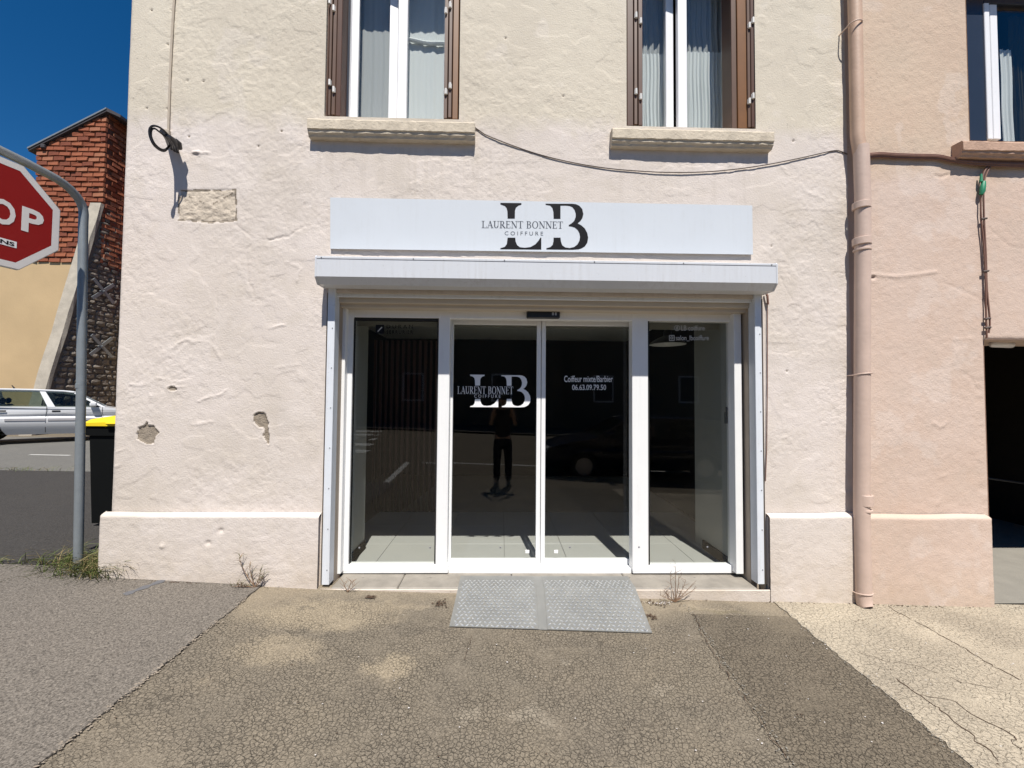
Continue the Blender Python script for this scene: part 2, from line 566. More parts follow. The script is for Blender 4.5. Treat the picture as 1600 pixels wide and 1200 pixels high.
class MB:
    def __init__(s):
        s.v, s.f, s.mi = [], [], []

    def add(s, vs, fs, mi=0):
        o = len(s.v)
        s.v += [tuple(x) for x in vs]
        s.f += [tuple(i + o for i in f) for f in fs]
        s.mi += [mi] * len(fs)
        return s

    def box(s, a, b, mi=0, bev=0.0):
        x0, y0, z0 = (min(a[i], b[i]) for i in range(3))
        x1, y1, z1 = (max(a[i], b[i]) for i in range(3))
        if bev <= 0:
            vs = [(x, y, z) for z in (z0, z1) for y in (y0, y1) for x in (x0, x1)]
            return s.add(vs, [(0, 2, 3, 1), (4, 5, 7, 6), (0, 1, 5, 4), (2, 6, 7, 3), (0, 4, 6, 2), (1, 3, 7, 5)], mi)
        bev = min(bev, (x1 - x0) * .45, (y1 - y0) * .45, (z1 - z0) * .45)
        vs, idx = [], {}
        for k, (z, zz) in enumerate(((z0, 0), (z1, 1))):
            for j, (y, yy) in enumerate(((y0, 0), (y1, 1))):
                for i, (x, xx) in enumerate(((x0, 0), (x1, 1))):
                    sx, sy, sz = (1 - 2 * xx) * bev, (1 - 2 * yy) * bev, (1 - 2 * zz) * bev
                    idx[i, j, k] = len(vs)
                    vs += [(x, y + sy, z + sz), (x + sx, y, z + sz), (x + sx, y + sy, z)]
        fs = []
        g = lambda i, j, k, a: idx[i, j, k] + a
        for i in (0, 1):
            q = [g(i, 0, 0, 0), g(i, 0, 1, 0), g(i, 1, 1, 0), g(i, 1, 0, 0)]
            fs.append(q if i == 0 else q[::-1])
        for j in (0, 1):
            q = [g(0, j, 0, 1), g(1, j, 0, 1), g(1, j, 1, 1), g(0, j, 1, 1)]
            fs.append(q if j == 0 else q[::-1])
        for k in (0, 1):
            q = [g(0, 0, k, 2), g(0, 1, k, 2), g(1, 1, k, 2), g(1, 0, k, 2)]
            fs.append(q if k == 0 else q[::-1])
        for i in (0, 1):
            for j in (0, 1):
                q = [g(i, j, 0, 0), g(i, j, 1, 0), g(i, j, 1, 1), g(i, j, 0, 1)]
                fs.append(q if (i + j) % 2 else q[::-1])
            for k in (0, 1):
                q = [g(i, 0, k, 0), g(i, 1, k, 0), g(i, 1, k, 2), g(i, 0, k, 2)]
                fs.append(q if (i + k) % 2 == 0 else q[::-1])
        for j in (0, 1):
            for k in (0, 1):
                q = [g(0, j, k, 1), g(1, j, k, 1), g(1, j, k, 2), g(0, j, k, 2)]
                fs.append(q if (j + k) % 2 else q[::-1])
        for (i, j, k), o in idx.items():
            q = (o, o + 1, o + 2)
            fs.append(q if (i + j + k) % 2 == 0 else q[::-1])
        return s.add(vs, fs, mi)

    def quad(s, a, b, c, d, mi=0):
        return s.add([a, b, c, d], [(0, 1, 2, 3)], mi)

    def tube(s, path, r, seg=10, mi=0, cap=True):
        path = [Vector(p) for p in path]
        rs = r if isinstance(r, (list, tuple)) else [r] * len(path)
        rings = []
        up = None
        for i, p in enumerate(path):
            t = (path[min(i + 1, len(path) - 1)] - path[max(i - 1, 0)]).normalized()
            if up is None:
                up = t.orthogonal().normalized()
            up = (up - t * up.dot(t))
            up = up.normalized() if up.length > 1e-6 else t.orthogonal().normalized()
            sd_ = t.cross(up)
            rings.append([p + (up * cos(2 * pi * k / seg) + sd_ * sin(2 * pi * k / seg)) * rs[i] for k in range(seg)])
        vs = [q for rg in rings for q in rg]
        fs = []
        for i in range(len(rings) - 1):
            for k in range(seg):
                a, b = i * seg + k, i * seg + (k + 1) % seg
                fs.append((a, b, b + seg, a + seg))
        if cap:
            fs.append(tuple(range(seg))[::-1])
            fs.append(tuple(range((len(rings) - 1) * seg, len(rings) * seg)))
        return s.add(vs, fs, mi)

    def lathe(s, prof, c, axis='z', seg=24, mi=0):
        vs = []
        for r, h in prof:
            for k in range(seg):
                a = 2 * pi * k / seg
                p = (r * cos(a), r * sin(a), h)
                if axis == 'y':
                    p = (p[0], p[2], p[1])
                if axis == 'x':
                    p = (p[2], p[0], p[1])
                vs.append((c[0] + p[0], c[1] + p[1], c[2] + p[2]))
        fs = []
        for i in range(len(prof) - 1):
            for k in range(seg):
                a, b = i * seg + k, i * seg + (k + 1) % seg
                fs.append((a, b, b + seg, a + seg))
        return s.add(vs, fs, mi)

    def prism(s, poly, y0, y1, plane='xz', mi=0):
        """a closed outline given thickness along the missing axis"""
        n = len(poly)

        def q(p, h):
            if plane == 'xz':
                return (p[0], h, p[1])
            if plane == 'yz':
                return (h, p[0], p[1])
            return (p[0], p[1], h)
        tri = tessellate_polygon([[Vector((p[0], p[1], 0)) for p in poly]])
        vs = [q(p, y0) for p in poly] + [q(p, y1) for p in poly]
        fs = [tuple(t) for t in tri] + [tuple(i + n for i in t)[::-1] for t in tri]
        fs += [(i, (i + 1) % n, (i + 1) % n + n, i + n) for i in range(n)]
        return s.add(vs, fs, mi)

    def build(s, name, mats, parent=None, smooth=False, recalc=True, local=False):
        me = bpy.data.meshes.new(name)
        o = Vector((0, 0, 0)) if (local or parent is None) else ORG.get(parent.name, Vector((0, 0, 0)))
        me.from_pydata([Vector(v) - o for v in s.v], [], s.f)
        for mt in (mats if isinstance(mats, (list, tuple)) else [mats]):
            me.materials.append(mt)
        me.polygons.foreach_set('material_index', s.mi)
        if recalc:
            bm = bmesh.new()
            bm.from_mesh(me)
            bmesh.ops.recalc_face_normals(bm, faces=bm.faces)
            bm.to_mesh(me)
            bm.free()
        if smooth:
            me.polygons.foreach_set('use_smooth', [True] * len(me.polygons))
            me.set_sharp_from_angle(angle=radians(40))
        ob = bpy.data.objects.new(name, me)
        COL.objects.link(ob)
        if parent is not None:
            ob.parent = parent
            ORG[ob.name] = o.copy()
        else:
            ORG[ob.name] = Vector((0, 0, 0))
        return ob


def tag(o, label=None, cat=None, group=None, kind=None):
    for k, v in (('label', label), ('category', cat), ('group', group), ('kind', kind)):
        if v:
            o[k] = v
    return o


def thing(name, loc, label, cat, group=None):
    o = bpy.data.objects.new(name, None)
    o.empty_display_size = .1
    COL.objects.link(o)
    o.location = loc
    ORG[o.name] = Vector(loc)
    return tag(o, label, cat, group)


def single(o, label, cat, group=None):
    """a thing that is one mesh: put its origin at its base"""
    me = o.data
    c = np.empty(len(me.vertices) * 3)
    me.vertices.foreach_get('co', c)
    c = c.reshape(-1, 3)
    b = Vector(((c[:, 0].min() + c[:, 0].max()) / 2, (c[:, 1].min() + c[:, 1].max()) / 2, c[:, 2].min()))
    me.transform(Matrix.Translation(-b))
    o.location = b
    return tag(o, label, cat, group)


def copy_tree(o, parent=None):
    c = o.copy()
    COL.objects.link(c)
    c.parent = parent
    for ch in list(o.children):
        copy_tree(ch, c)
    return c


def pbox(mb, px0, py0, px1, py1, y0, y1, bev=0.0, mi=0):
    """a level box whose front face, at y = y0, is seen between these points of the photograph"""
    my, mx = (py0 + py1) / 2, (px0 + px1) / 2
    a = (P(px0, my, y0).x, y0, P(mx, py1, y0).z)
    b = (P(px1, my, y0).x, y1, P(mx, py0, y0).z)
    return mb.box(a, b, mi, bev)


def vnoise(X, Z, s, seed):
    r = np.random.default_rng(seed)
    g = r.random((64, 64))
    x, z = X * s + 17.3, Z * s + 9.1
    xi, zi = np.floor(x).astype(int), np.floor(z).astype(int)
    fx, fz = x - xi, z - zi
    fx, fz = fx * fx * (3 - 2 * fx), fz * fz * (3 - 2 * fz)
    a, b = g[xi % 64, zi % 64], g[(xi + 1) % 64, zi % 64]
    c, d = g[xi % 64, (zi + 1) % 64], g[(xi + 1) % 64, (zi + 1) % 64]
    return (a * (1 - fx) + b * fx) * (1 - fz) + (c * (1 - fx) + d * fx) * fz - .5


def lines(a, b, step, keep):
    """grid lines from a to b that pass through every value in keep"""
    ks = sorted({a, b, *[k for k in keep if a < k < b]})
    out = []
    for p, q in zip(ks[:-1], ks[1:]):
        n = max(1, round((q - p) / step))
        out += [p + (q - p) * i / n for i in range(n)]
    return np.array(out + [b])


def relief(name, xs, zs, yfun, holes, mats, parent, mask=None, smooth=True, frame=None):
    """a wall face as a fine grid with its real unevenness; holes are (x0, x1, z0, z1)"""
    X, Z = np.meshgrid(xs, zs, indexing='ij')
    Y = yfun(X, Z)
    if frame is not None:
        V = frame(X, Y, Z)
    else:
        V = np.stack([X, Y, Z], -1)
    nx, nz = len(xs), len(zs)
    o = ORG.get(parent.name, Vector((0, 0, 0))) if parent else Vector((0, 0, 0))
    V = V.reshape(-1, 3) - np.array(o)
    cx, cz = (xs[:-1] + xs[1:]) / 2, (zs[:-1] + zs[1:]) / 2
    CX, CZ = np.meshgrid(cx, cz, indexing='ij')
    keep = np.ones(CX.shape, bool)
    for a, b, c, d in holes:
        keep &= ~((CX > a) & (CX < b) & (CZ > c) & (CZ < d))
    I, J = np.nonzero(keep)
    a = I * nz + J
    F = np.stack([a, a + nz, a + nz + 1, a + 1], -1)
    used = np.unique(F)
    remap = -np.ones(nx * nz, int)
    remap[used] = np.arange(len(used))
    F = remap[F]
    V = V[used]
    me = bpy.data.meshes.new(name)
    me.vertices.add(len(V))
    me.vertices.foreach_set('co', V.astype(np.float32).ravel())
    me.loops.add(F.size)
    me.loops.foreach_set('vertex_index', F.astype(np.int32).ravel())
    me.polygons.add(len(F))
    me.polygons.foreach_set('loop_start', np.arange(0, F.size, 4, dtype=np.int32))
    if mask is not None:
        mi = mask(CX, CZ)[keep]
        me.polygons.foreach_set('material_index', mi.astype(np.int32))
    for mt in mats:
        me.materials.append(mt)
    me.update()
    me.validate()
    if smooth:
        me.polygons.foreach_set('use_smooth', [True] * len(me.polygons))
    ob = bpy.data.objects.new(name, me)
    COL.objects.link(ob)
    if parent:
        ob.parent = parent
        ORG[ob.name] = o.copy()
    return ob


def in_poly(X, Z, poly):
    ins = np.zeros(X.shape, bool)
    n = len(poly)
    for i in range(n):
        x0, z0 = poly[i]
        x1, z1 = poly[(i + 1) % n]
        c = ((z0 > Z) != (z1 > Z)) & (X < (x1 - x0) * (Z - z0) / (z1 - z0 + 1e-12) + x0)
        ins ^= c
    return ins


def dist_line(X, Z, pts):
    d = np.full(X.shape, 1e3)
    for (x0, z0), (x1, z1) in zip(pts[:-1], pts[1:]):
        dx, dz = x1 - x0, z1 - z0
        t = np.clip(((X - x0) * dx + (Z - z0) * dz) / (dx * dx + dz * dz + 1e-12), 0, 1)
        d = np.minimum(d, np.hypot(X - x0 - t * dx, Z - z0 - t * dz))
    return d


def FP(pts):
    """photograph points to (x, z) on the facade"""
    return [(P(a, b, 0).x, P(a, b, 0).z) for a, b in pts]


# flat lettering ------------------------------------------------------------
def bar(x0, y0, x1, y1, wd):
    d = Vector((x1 - x0, y1 - y0))
    k = Vector((-d.y, d.x)).normalized() * wd / 2
    return [(x0 - k.x, y0 - k.y), (x1 - k.x, y1 - k.y), (x1 + k.x, y1 + k.y), (x0 + k.x, y0 + k.y)]


def arc(cx, cy, rx, ry, a0, a1, t0, t1, seg=14):
    """strip along an ellipse arc; thickness t0 where it runs level, t1 where it runs upright"""
    out, inn = [], []
    for i in range(seg + 1):
        a = radians(a0 + (a1 - a0) * i / seg)
        out.append((cx + rx * cos(a), cy + ry * sin(a)))
        inn.append((cx + (rx - t1) * cos(a), cy + (ry - t0) * sin(a)))
    return [[out[i], out[i + 1], inn[i + 1], inn[i]] for i in range(seg)]


K, H_, SF = .15, .06, .045                                                # thick, thin, serif height


def serif(cx, y, wd):
    return [(cx - wd / 2, y), (cx + wd / 2, y), (cx + wd / 2, y + SF), (cx - wd / 2, y + SF)]


def roman(ch):
    t, b = 1 - SF, 0
    if ch == 'L':
        return .72, [bar(.2, 0, .2, 1, K), serif(.2, b, .4), serif(.2, t, .4), bar(.2, SF / 2, .68, SF / 2, SF), bar(.66, 0, .66, .26, .05)]
    if ch == 'A':
        return .86, [bar(.12, 0, .44, 1, H_), bar(.74, 0, .42, 1, K), bar(.24, .34, .62, .34, .05), serif(.12, b, .28), serif(.74, b, .34)]
    if ch == 'U':
        return .86, [bar(.2, .3, .2, 1, K), bar(.68, .3, .68, 1, H_), serif(.2, t, .38), serif(.68, t, .28)] + arc(.42, .32, .29, .32, 180, 360, H_, K)
    if ch == 'R':
        return .82, [bar(.2, 0, .2, 1, K), serif(.2, b, .38), serif(.16, t, .3), bar(.2, .975, .4, .975, .05), bar(.2, .48, .4, .48, .05), bar(.38, .48, .74, 0, K), serif(.74, b, .22)] + arc(.38, .74, .27, .265, -90, 90, .05, K)
    if ch == 'E':
        return .74, [bar(.2, 0, .2, 1, K), bar(.06, SF / 2, .66, SF / 2, SF), bar(.06, 1 - SF / 2, .64, 1 - SF / 2, SF), bar(.2, .52, .5, .52, .05), bar(.65, 0, .65, .25, .05), bar(.62, .78, .62, 1, .05), bar(.5, .42, .5, .62, .05)]
    if ch == 'N':
        return .92, [bar(.18, 0, .18, 1, H_), bar(.76, 0, .76, 1, H_), bar(.18, .96, .74, .04, K), serif(.18, b, .3), serif(.76, t, .3), serif(.12, t, .26)]
    if ch == 'T':
        return .80, [bar(.4, 0, .4, 1, K), serif(.4, b, .38), bar(.05, 1 - SF / 2, .75, 1 - SF / 2, SF), bar(.06, .76, .06, 1, .05), bar(.74, .76, .74, 1, .05)]
    if ch == 'B':
        return .78, [bar(.2, 0, .2, 1, K), bar(.06, .02, .42, .02, .05), bar(.06, .98, .4, .98, .05), bar(.2, .52, .42, .52, .05)] + arc(.38, .76, .26, .24, -90, 90, .05, K) + arc(.4, .27, .3, .27, -90, 90, .05, K)
    if ch == 'O':
        return .94, arc(.46, .5, .42, .52, 0, 360, .05, K, 26)
    return .38, []


def roman_polys(text):
    out, x = [], 0
    for c in text:
        wd, ps = roman(c)
        out += [[(p[0] + x, p[1]) for p in q] for q in ps]
        x += wd
    return out, x


def put_polys(mb, polys, fn, lift=.0):
    """flat polygons in the unit square (u to the right, v up) sent to 3-D by fn"""
    for q in polys:
        tri = tessellate_polygon([[Vector((p[0], p[1], 0)) for p in q]])
        mb.add([fn(p[0], p[1]) for p in q], [tuple(t) for t in tri])


def font_mesh(text, fn, space=1.0, bold=0.0):
    """sans text from Blender's own font, its box stretched to the unit square, then sent to 3-D by fn"""
    cu = bpy.data.curves.new('lettering', 'FONT')
    cu.body = text
    cu.space_character = space
    cu.resolution_u = 3
    cu.offset = bold
    ob = bpy.data.objects.new('lettering', cu)
    COL.objects.link(ob)
    dg = bpy.context.evaluated_depsgraph_get()
    me = bpy.data.meshes.new_from_object(ob.evaluated_get(dg))
    vs = [v.co.copy() for v in me.vertices]
    fs = [tuple(p.vertices) for p in me.polygons]
    bpy.data.objects.remove(ob)
    bpy.data.curves.remove(cu)
    bpy.data.meshes.remove(me)
    x0, x1 = min(v.x for v in vs), max(v.x for v in vs)
    y0, y1 = min(v.y for v in vs), max(v.y for v in vs)
    mb = MB()
    mb.add([fn((v.x - x0) / (x1 - x0), (v.y - y0) / (y1 - y0)) for v in vs], fs)
    return mb


def on_plane(px0, py0, px1, py1, Y, sl=0.0):
    """unit square to the photograph box (px0, py0)-(px1, py1) on the plane y = Y; sl lowers the right end (px)"""
    a, b = P(px0, py1, Y), P(px1, py0 + sl, Y)
    c = P(px1, py1 + sl, Y)
    return lambda u, v: (a.x + (c.x - a.x) * u, Y, (a.z + (c.z - a.z) * u) + (b.z - c.z) * v)


# ================================================================== GROUND
def sheet(name, xl, xr, y0, y1, dz, mat, nx, ny, wob=0.0, kind='structure', thick=True, seed=1):
    """a surface between two edge lines x = xl(y) and x = xr(y), dz above the base ground"""
    mb = MB()
    rr = random.Random(seed)
    wl = [rr.uniform(-wob, wob) for _ in range(ny + 1)]
    wr = [rr.uniform(-wob, wob) for _ in range(ny + 1)]
    vs = []
    for j in range(ny + 1):
        y = y0 + (y1 - y0) * j / ny
        a, b = xl(y) + wl[j], xr(y) + wr[j]
        for i in range(nx + 1):
            x = a + (b - a) * i / nx
            vs.append((x, y, zg(x, y) + dz))
    fs = [(j * (nx + 1) + i, j * (nx + 1) + i + 1, (j + 1) * (nx + 1) + i + 1, (j + 1) * (nx + 1) + i) for j in range(ny) for i in range(nx)]
    if thick:                                                              # skirts down to the base
        n0 = len(vs)
        rim = [i for i in range(nx + 1)] + [j * (nx + 1) + nx for j in range(1, ny + 1)] + [ny * (nx + 1) + i for i in range(nx - 1, -1, -1)] + [j * (nx + 1) for j in range(ny - 1, 0, -1)]
        vs += [(vs[k][0], vs[k][1], vs[k][2] - .03) for k in rim]
        L = len(rim)
        fs += [(rim[i], n0 + i, n0 + (i + 1) % L, rim[(i + 1) % L]) for i in range(L)]
    mb.add(vs, fs)
    o = mb.build(name, mat)
    o['kind'] = kind
    return o


def axis(*segs):
    out = []
    for a, b, n in segs:
        out += [a + (b - a) * i / n for i in range(n)]
    return out + [segs[-1][1]]


def base_ground():
    xs = sorted(axis((-400, -40, 6), (-40, -11, 8), (-11, -5, 6), (-5, 5, 30), (5, 12, 4), (12, 40, 6), (40, 400, 6)) + [-3.16, -1.42, 2.16, 4.12, 6])
    ys = axis((-400, -40, 6), (-40, -4.2, 16), (-4.2, 0, 12), (0, 20, 12), (20, 40, 4), (40, 400, 6))
    mb = MB()
    mb.add([(x, y, zg(x, y) - .006) for x in xs for y in ys],
           [(i * len(ys) + j, (i + 1) * len(ys) + j, (i + 1) * len(ys) + j + 1, i * len(ys) + j + 1) for i in range(len(xs) - 1) for j in range(len(ys) - 1)])
    o = mb.build('ground', M['verge'])
    o['kind'] = 'structure'


base_ground()


def edge(a, b):
    p, q = G(*a), G(*b)
    return lambda y: p.x + (q.x - p.x) * (y - p.y) / (q.y - p.y)


E1 = edge((402, 922), (60, 1200))
E2 = edge((1082, 962), (1240, 1200))
E3 = edge((1214, 946), (1520, 1200))
sheet('pavement_asphalt', lambda y: -9.5, lambda y: E1(y) - .001, -3.9, .12, .012, M['asph_left'], 30, 110, .009, seed=3)
sheet('pavement', lambda y: E1(y) + .001, lambda y: E3(y) + .01, -3.9, .02, .001, M['asph_mid'], 36, 110, .007, seed=4)
sheet('pavement_strip', lambda y: E2(y), lambda y: E3(y) + .03, -3.9, G(1150, 962).y, .005, M['asph_strip'], 8, 110, .008, seed=5)
sheet('concrete_pavement', lambda y: E3(y), lambda y: 12, -3.9, .0, .010, M['conc_right'], 60, 110, .014, seed=6)
sheet('side_asphalt', lambda y: -22, lambda y: -3.2, .15, 3.95, .006, M['asph_side'], 30, 12, .0, seed=7)
sheet('side_road', lambda y: -40, lambda y: -3.2, 3.97, 9.2, .002, M['road'], 30, 10, .0, seed=8)
sheet('road', lambda y: -40, lambda y: 40, -15, -3.95, -.02, M['road'], 60, 14, .0, seed=9)

# painted lines: on the side street, and on the road behind the camera that the shop glass mirrors
for i, (a, b, yy, wd) in enumerate([(-8.2 - 1.9, -8.2 - 1.05, 5.6, .08)]):
    q = sheet('road_marking', lambda y, a=a: a, lambda y, b=b: b, yy, yy + wd, .010, M['white_line'], 4, 1, 0, thick=False)
sheet('road_marking', lambda y: -2.25 + .06 * (y + 4), lambda y: -2.13 + .06 * (y + 4), -6.4, -4.0, -.004, M['white_line'], 1, 8, 0, thick=False)
sheet('road_marking', lambda y: -2.0, lambda y: 5.5, -6.55, -6.43, -.004, M['white_line'], 20, 1, 0, thick=False)
for k in range(5):
    yk = -(11.75 + 1.55 * k - 3.87)
    sheet('crosswalk_stripe', lambda y: -9.5, lambda y, k=k: -3.8 - .36 * k, yk - .3, yk + .3, -.004, M['white_line'], 6, 1, 0, thick=False)
sheet('opposite_pavement', lambda y: -40, lambda y: 40, -19.3, -15.02, .08, M['asph_left'], 40, 4, .0, seed=10)

# ================================================================== CORNER BUILDING
XL, XR = -3.175, 3.0
BZ = 7.6
cb = thing('corner_building', (-.1, .2, .1), 'cream and pink rendered corner house with a hair salon on its ground floor', 'building')
# openings on the facade (x0, x1, z0, z1)
door_x0, door_x1 = P(506, 680, 0).x, P(1194, 680, 0).x
door_z1 = P(850, 462, 0).z
SH = (door_x0, door_x1, -.4, door_z1)
zs1 = P(610, 184, 0).z
zs2 = P(1080, 199, 0).z
W1 = (P(508, 120, 0).x, P(718, 120, 0).x, zs1, zs1 + 1.66)
W2 = (P(979, 120, 0).x, P(1180, 120, 0).x, zs2, zs2 + 1.66)
HOLES = [SH, W1, W2]

PEELS = [[(213, 684), (216, 668), (226, 664), (229, 658), (232, 664), (240, 665), (249, 676), (243, 682), (241, 692), (228, 694), (218, 688)],
         [(396, 648), (398, 645), (410, 644), (416, 650), (419, 662), (418, 672), (421, 684), (420, 695), (416, 690), (411, 680), (413, 668), (403, 668), (397, 660)],
         [(262, 607), (267, 603), (272, 604), (276, 608), (272, 611), (264, 610)]]
PEELS = [FP(p) for p in PEELS]
PATCH = FP([(281, 298), (368, 297), (369, 344), (330, 347), (278, 343)])
RIDGES = [([(206, 600), (230, 604), (238, 592), (246, 590), (262, 592)], .004, .011),
          ([(234, 618), (236, 621)], .010, .014),
          ([(302, 238), (326, 240)], .009, .012), ([(262, 608), (288, 604)], .003, .009),
          ([(340, 340), (372, 352), (398, 372), (420, 376), (452, 370), (478, 350)], -.004, .009),
          ([(398, 374), (384, 392), (386, 430), (398, 468), (408, 490)], -.004, .008),
          ([(345, 400), (340, 430), (338, 480), (336, 520), (330, 560)], -.004, .008),
          ([(266, 545), (290, 530), (330, 536), (345, 560)], .0035, .014),
          ([(182, 706), (196, 700), (204, 708)], .005, .012), ([(180, 730), (192, 726), (200, 722), (196, 732)], .005, .012),
          ([(310, 626), (336, 618), (352, 610)], .003, .012), ([(420, 512), (444, 508)], .005, .012),
          ([(352, 426), (366, 424)], .004, .011), ([(430, 576), (462, 568)], .003, .012),
          ([(446, 410), (470, 420), (462, 440)], .003, .012), ([(300, 664), (330, 660)], .003, .012),
          ([(1206, 412), (1240, 470)], -.003, .008), ([(1222, 260), (1262, 300), (1300, 318)], .003, .015),
          ([(205, 300), (240, 340), (230, 400)], .002, .03), ([(500, 250), (420, 268), (340, 262)], .002, .025)]
RIDGES = [(FP(p), h, wd) for p, h, wd in RIDGES]
PITS = FP([(237, 16), (268, 16), (262, 69), (261, 170), (229, 169), (318, 127), (293, 126), (404, 229), (1240, 220), (1206, 384), (295, 213), (1230, 580), (440, 205), (790, 60), (880, 150)])


def wall_y(X, Z):
    y = .008 * vnoise(X, Z, 1.1, 1) + .0024 * vnoise(X, Z, 3.2, 2) + .0010 * vnoise(X, Z, 8, 3)
    rgh = np.clip((vnoise(X, Z, 1.15, 61) + .6 * vnoise(X, Z, 3.1, 62)) * 4 + .35, .12, 1)
    y += rgh * (.0014 * vnoise(X, Z, 19, 4) + .0023 * vnoise(X, Z, 42, 7) + .0017 * vnoise(X, Z, 60, 63))
    # layers of old paint with crisp flaked edges
    lay = vnoise(X + .08 * vnoise(X, Z, 7, 64), Z, 2.6, 65) + .35 * vnoise(X, Z, 11, 66)
    y += .0022 * (1 / (1 + np.exp(-(lay - .14) / .006))) - .0018 * (1 / (1 + np.exp((lay + .26) / .006)))
    trowel = vnoise(X * .55 + Z * .3, Z, 16, 5)
    y += .0022 * np.clip(trowel, -.1, .4) * (vnoise(X, Z, 1.6, 6) > -.08)
    xw, zw = X + .022 * vnoise(X, Z, 13, 71) + .012 * vnoise(X, Z, 38, 72), Z + .022 * vnoise(X, Z, 13, 73) + .012 * vnoise(X, Z, 38, 74)
    for p, h, wd in RIDGES:
        d = dist_line(xw, zw, p)
        h = h * .85 * np.clip(.9 + 2.2 * vnoise(X, Z, 7, 75), .15, 1.5)
        y -= h * np.exp(-(d / wd) ** 2) * (1 + .9 * vnoise(X, Z, 45, 12))
    for p in PEELS:
        ins = in_poly(X + .010 * vnoise(X, Z, 40, 8), Z + .010 * vnoise(X, Z, 40, 9), p)
        dd = dist_line(X, Z, p + [p[0]])
        y += np.where(ins, .009 + .004 * vnoise(X, Z, 50, 14), 0)
        y -= .003 * np.exp(-(dd / .011) ** 2) * ~ins
    ins = in_poly(X, Z, PATCH)
    dd = dist_line(X, Z, PATCH + [PATCH[0]])
    y += np.where(ins, .0015 + .009 * vnoise(X, Z, 13, 15) + .007 * vnoise(X, Z, 34, 16), 0) + .004 * np.exp(-(dd / .010) ** 2)
    for x, z in PITS:
        y += .010 * np.exp(-((X - x) ** 2 + (Z - z) ** 2) / .009 ** 2)
    lump = vnoise(X, Z, 6, 17) * (vnoise(X, Z, .9, 18) > .1)
    y -= .003 * np.clip(lump - .18, 0, 1)
    # calm next to the openings, rounded at the corner
    for a, b, c, d in HOLES:
        dx = np.maximum(np.maximum(a - X, X - b), 0)
        dz = np.maximum(np.maximum(c - Z, Z - d), 0)
        k = np.clip(np.hypot(dx, dz) / .05, 0, 1)
        y = y * k
    k = np.clip((X - XL) / .035, 0, 1)
    y += .018 * (1 - k) ** 2
    return y


def wall_mask(X, Z):
    mi = np.zeros(X.shape, int)
    for p in PEELS:
        mi[in_poly(X + .010 * vnoise(X, Z, 40, 8), Z + .010 * vnoise(X, Z, 40, 9), p)] = 1
    mi[in_poly(X + .012 * vnoise(X, Z, 30, 19), Z + .012 * vnoise(X, Z, 30, 20), PATCH)] = 2
    dd = dist_line(X, Z, PATCH + [PATCH[0]])
    mi[(dd < .009) & (vnoise(X, Z, 21, 22) > -.06)] = 1
    dk = dist_line(X, Z, FP([(286, 302), (326, 322), (364, 302)])) < .006
    mi[dk & (vnoise(X, Z, 25, 23) > -.02)] = 1
    for x, z in PITS:
        mi[((X - x) ** 2 + (Z - z) ** 2) < .007 ** 2] = 1
    return mi


xs = lines(XL, XR, .0080, [SH[0], SH[1], W1[0], W1[1], W2[0], W2[1]])
zs = np.concatenate([lines(.1, 5.12, .0080, [SH[3], W1[2], W2[2]]), lines(5.12, BZ, .08, [W1[3], W2[3]])[1:]])
wall = relief('wall', xs, zs, wall_y, HOLES, [M['plaster'], M['mortar'], M['patchmortar']], cb, wall_mask)


# plinth below the wall, with its sloped and rounded top edge
def plinth(x0, x1, zt, mat, par, seed, ends=(0, 0)):
    xs_ = lines(x0, x1, .014, [])
    ts = lines(0, 1, .016, [.93, .96, .985])

    def fr(X, Y, Z):
        zb_ = np.vectorize(lambda x: zg(x, -.06))(X) - .06
        top = zt + .010 * vnoise(X, X * 0, 3, seed + 9)
        zz = zb_ + (top - zb_) * Z
        d = top - zz
        k = np.clip(1 - d / .03, 0, 1)
        y = -.055 + .052 * k ** 2.2 + .006 * vnoise(X, zz, 2.4, seed) + .0022 * vnoise(X, zz, 9, seed + 1) + .0018 * vnoise(X, zz, 24, seed + 2) + .002 * vnoise(X, zz, 45, seed + 3)
        if ends[0]:
            y = y + .030 * np.clip(1 - (X - x0) / .03, 0, 1) ** 2
        if ends[1]:
            y = y + .030 * np.clip(1 - (x1 - X) / .03, 0, 1) ** 2
        # small knocks
        for (kx, kz) in FP([(262, 850), (352, 826), (332, 845)]):
            y = y + (.016 if kx > -2.5 else -.012) * np.exp(-((X - kx) ** 2 + (zz - kz) ** 2) / .016 ** 2)
        return np.stack([X, y, zz], -1)
    o = relief('plinth', xs_, ts, lambda X, Z: X * 0, [], [mat], par, frame=fr)
    mb = MB()
    mb.box((x0 + .006, .05, zg(x0, 0) - .1), (x1 - .006, -.022, zt - .035))
    e = mb.build('plinth_core', mat, o)
    return o


ZPL = .695
plinth(XL - .045, door_x0 - .004, ZPL, M['plaster'], cb, 30, (1, 0))
plinth(door_x1 + .004, XR + .004, ZPL, M['plaster'], cb, 40, (0, 0))

# side wall, roof and the thickness of the walls
mb = MB()
mb.box((XL + .002, .018, -.2), (XL + .4, 9, BZ))
mb.box((XL - .04, -.012, -.2), (XL + .001, 9.0, ZPL - .02))
mb.build('side_wall', M['plaster'], cb)
mb = MB()
mb.box((XL - .3, -.04, BZ), (XR + .0, 9.3, BZ + .18))
mb.build('roof', M['rooftile'], cb)
mb = MB()
mb.box((XL + .4, 8.6, -.2), (XR, 9, BZ))
mb.build('rear_wall', M['plaster'], cb)

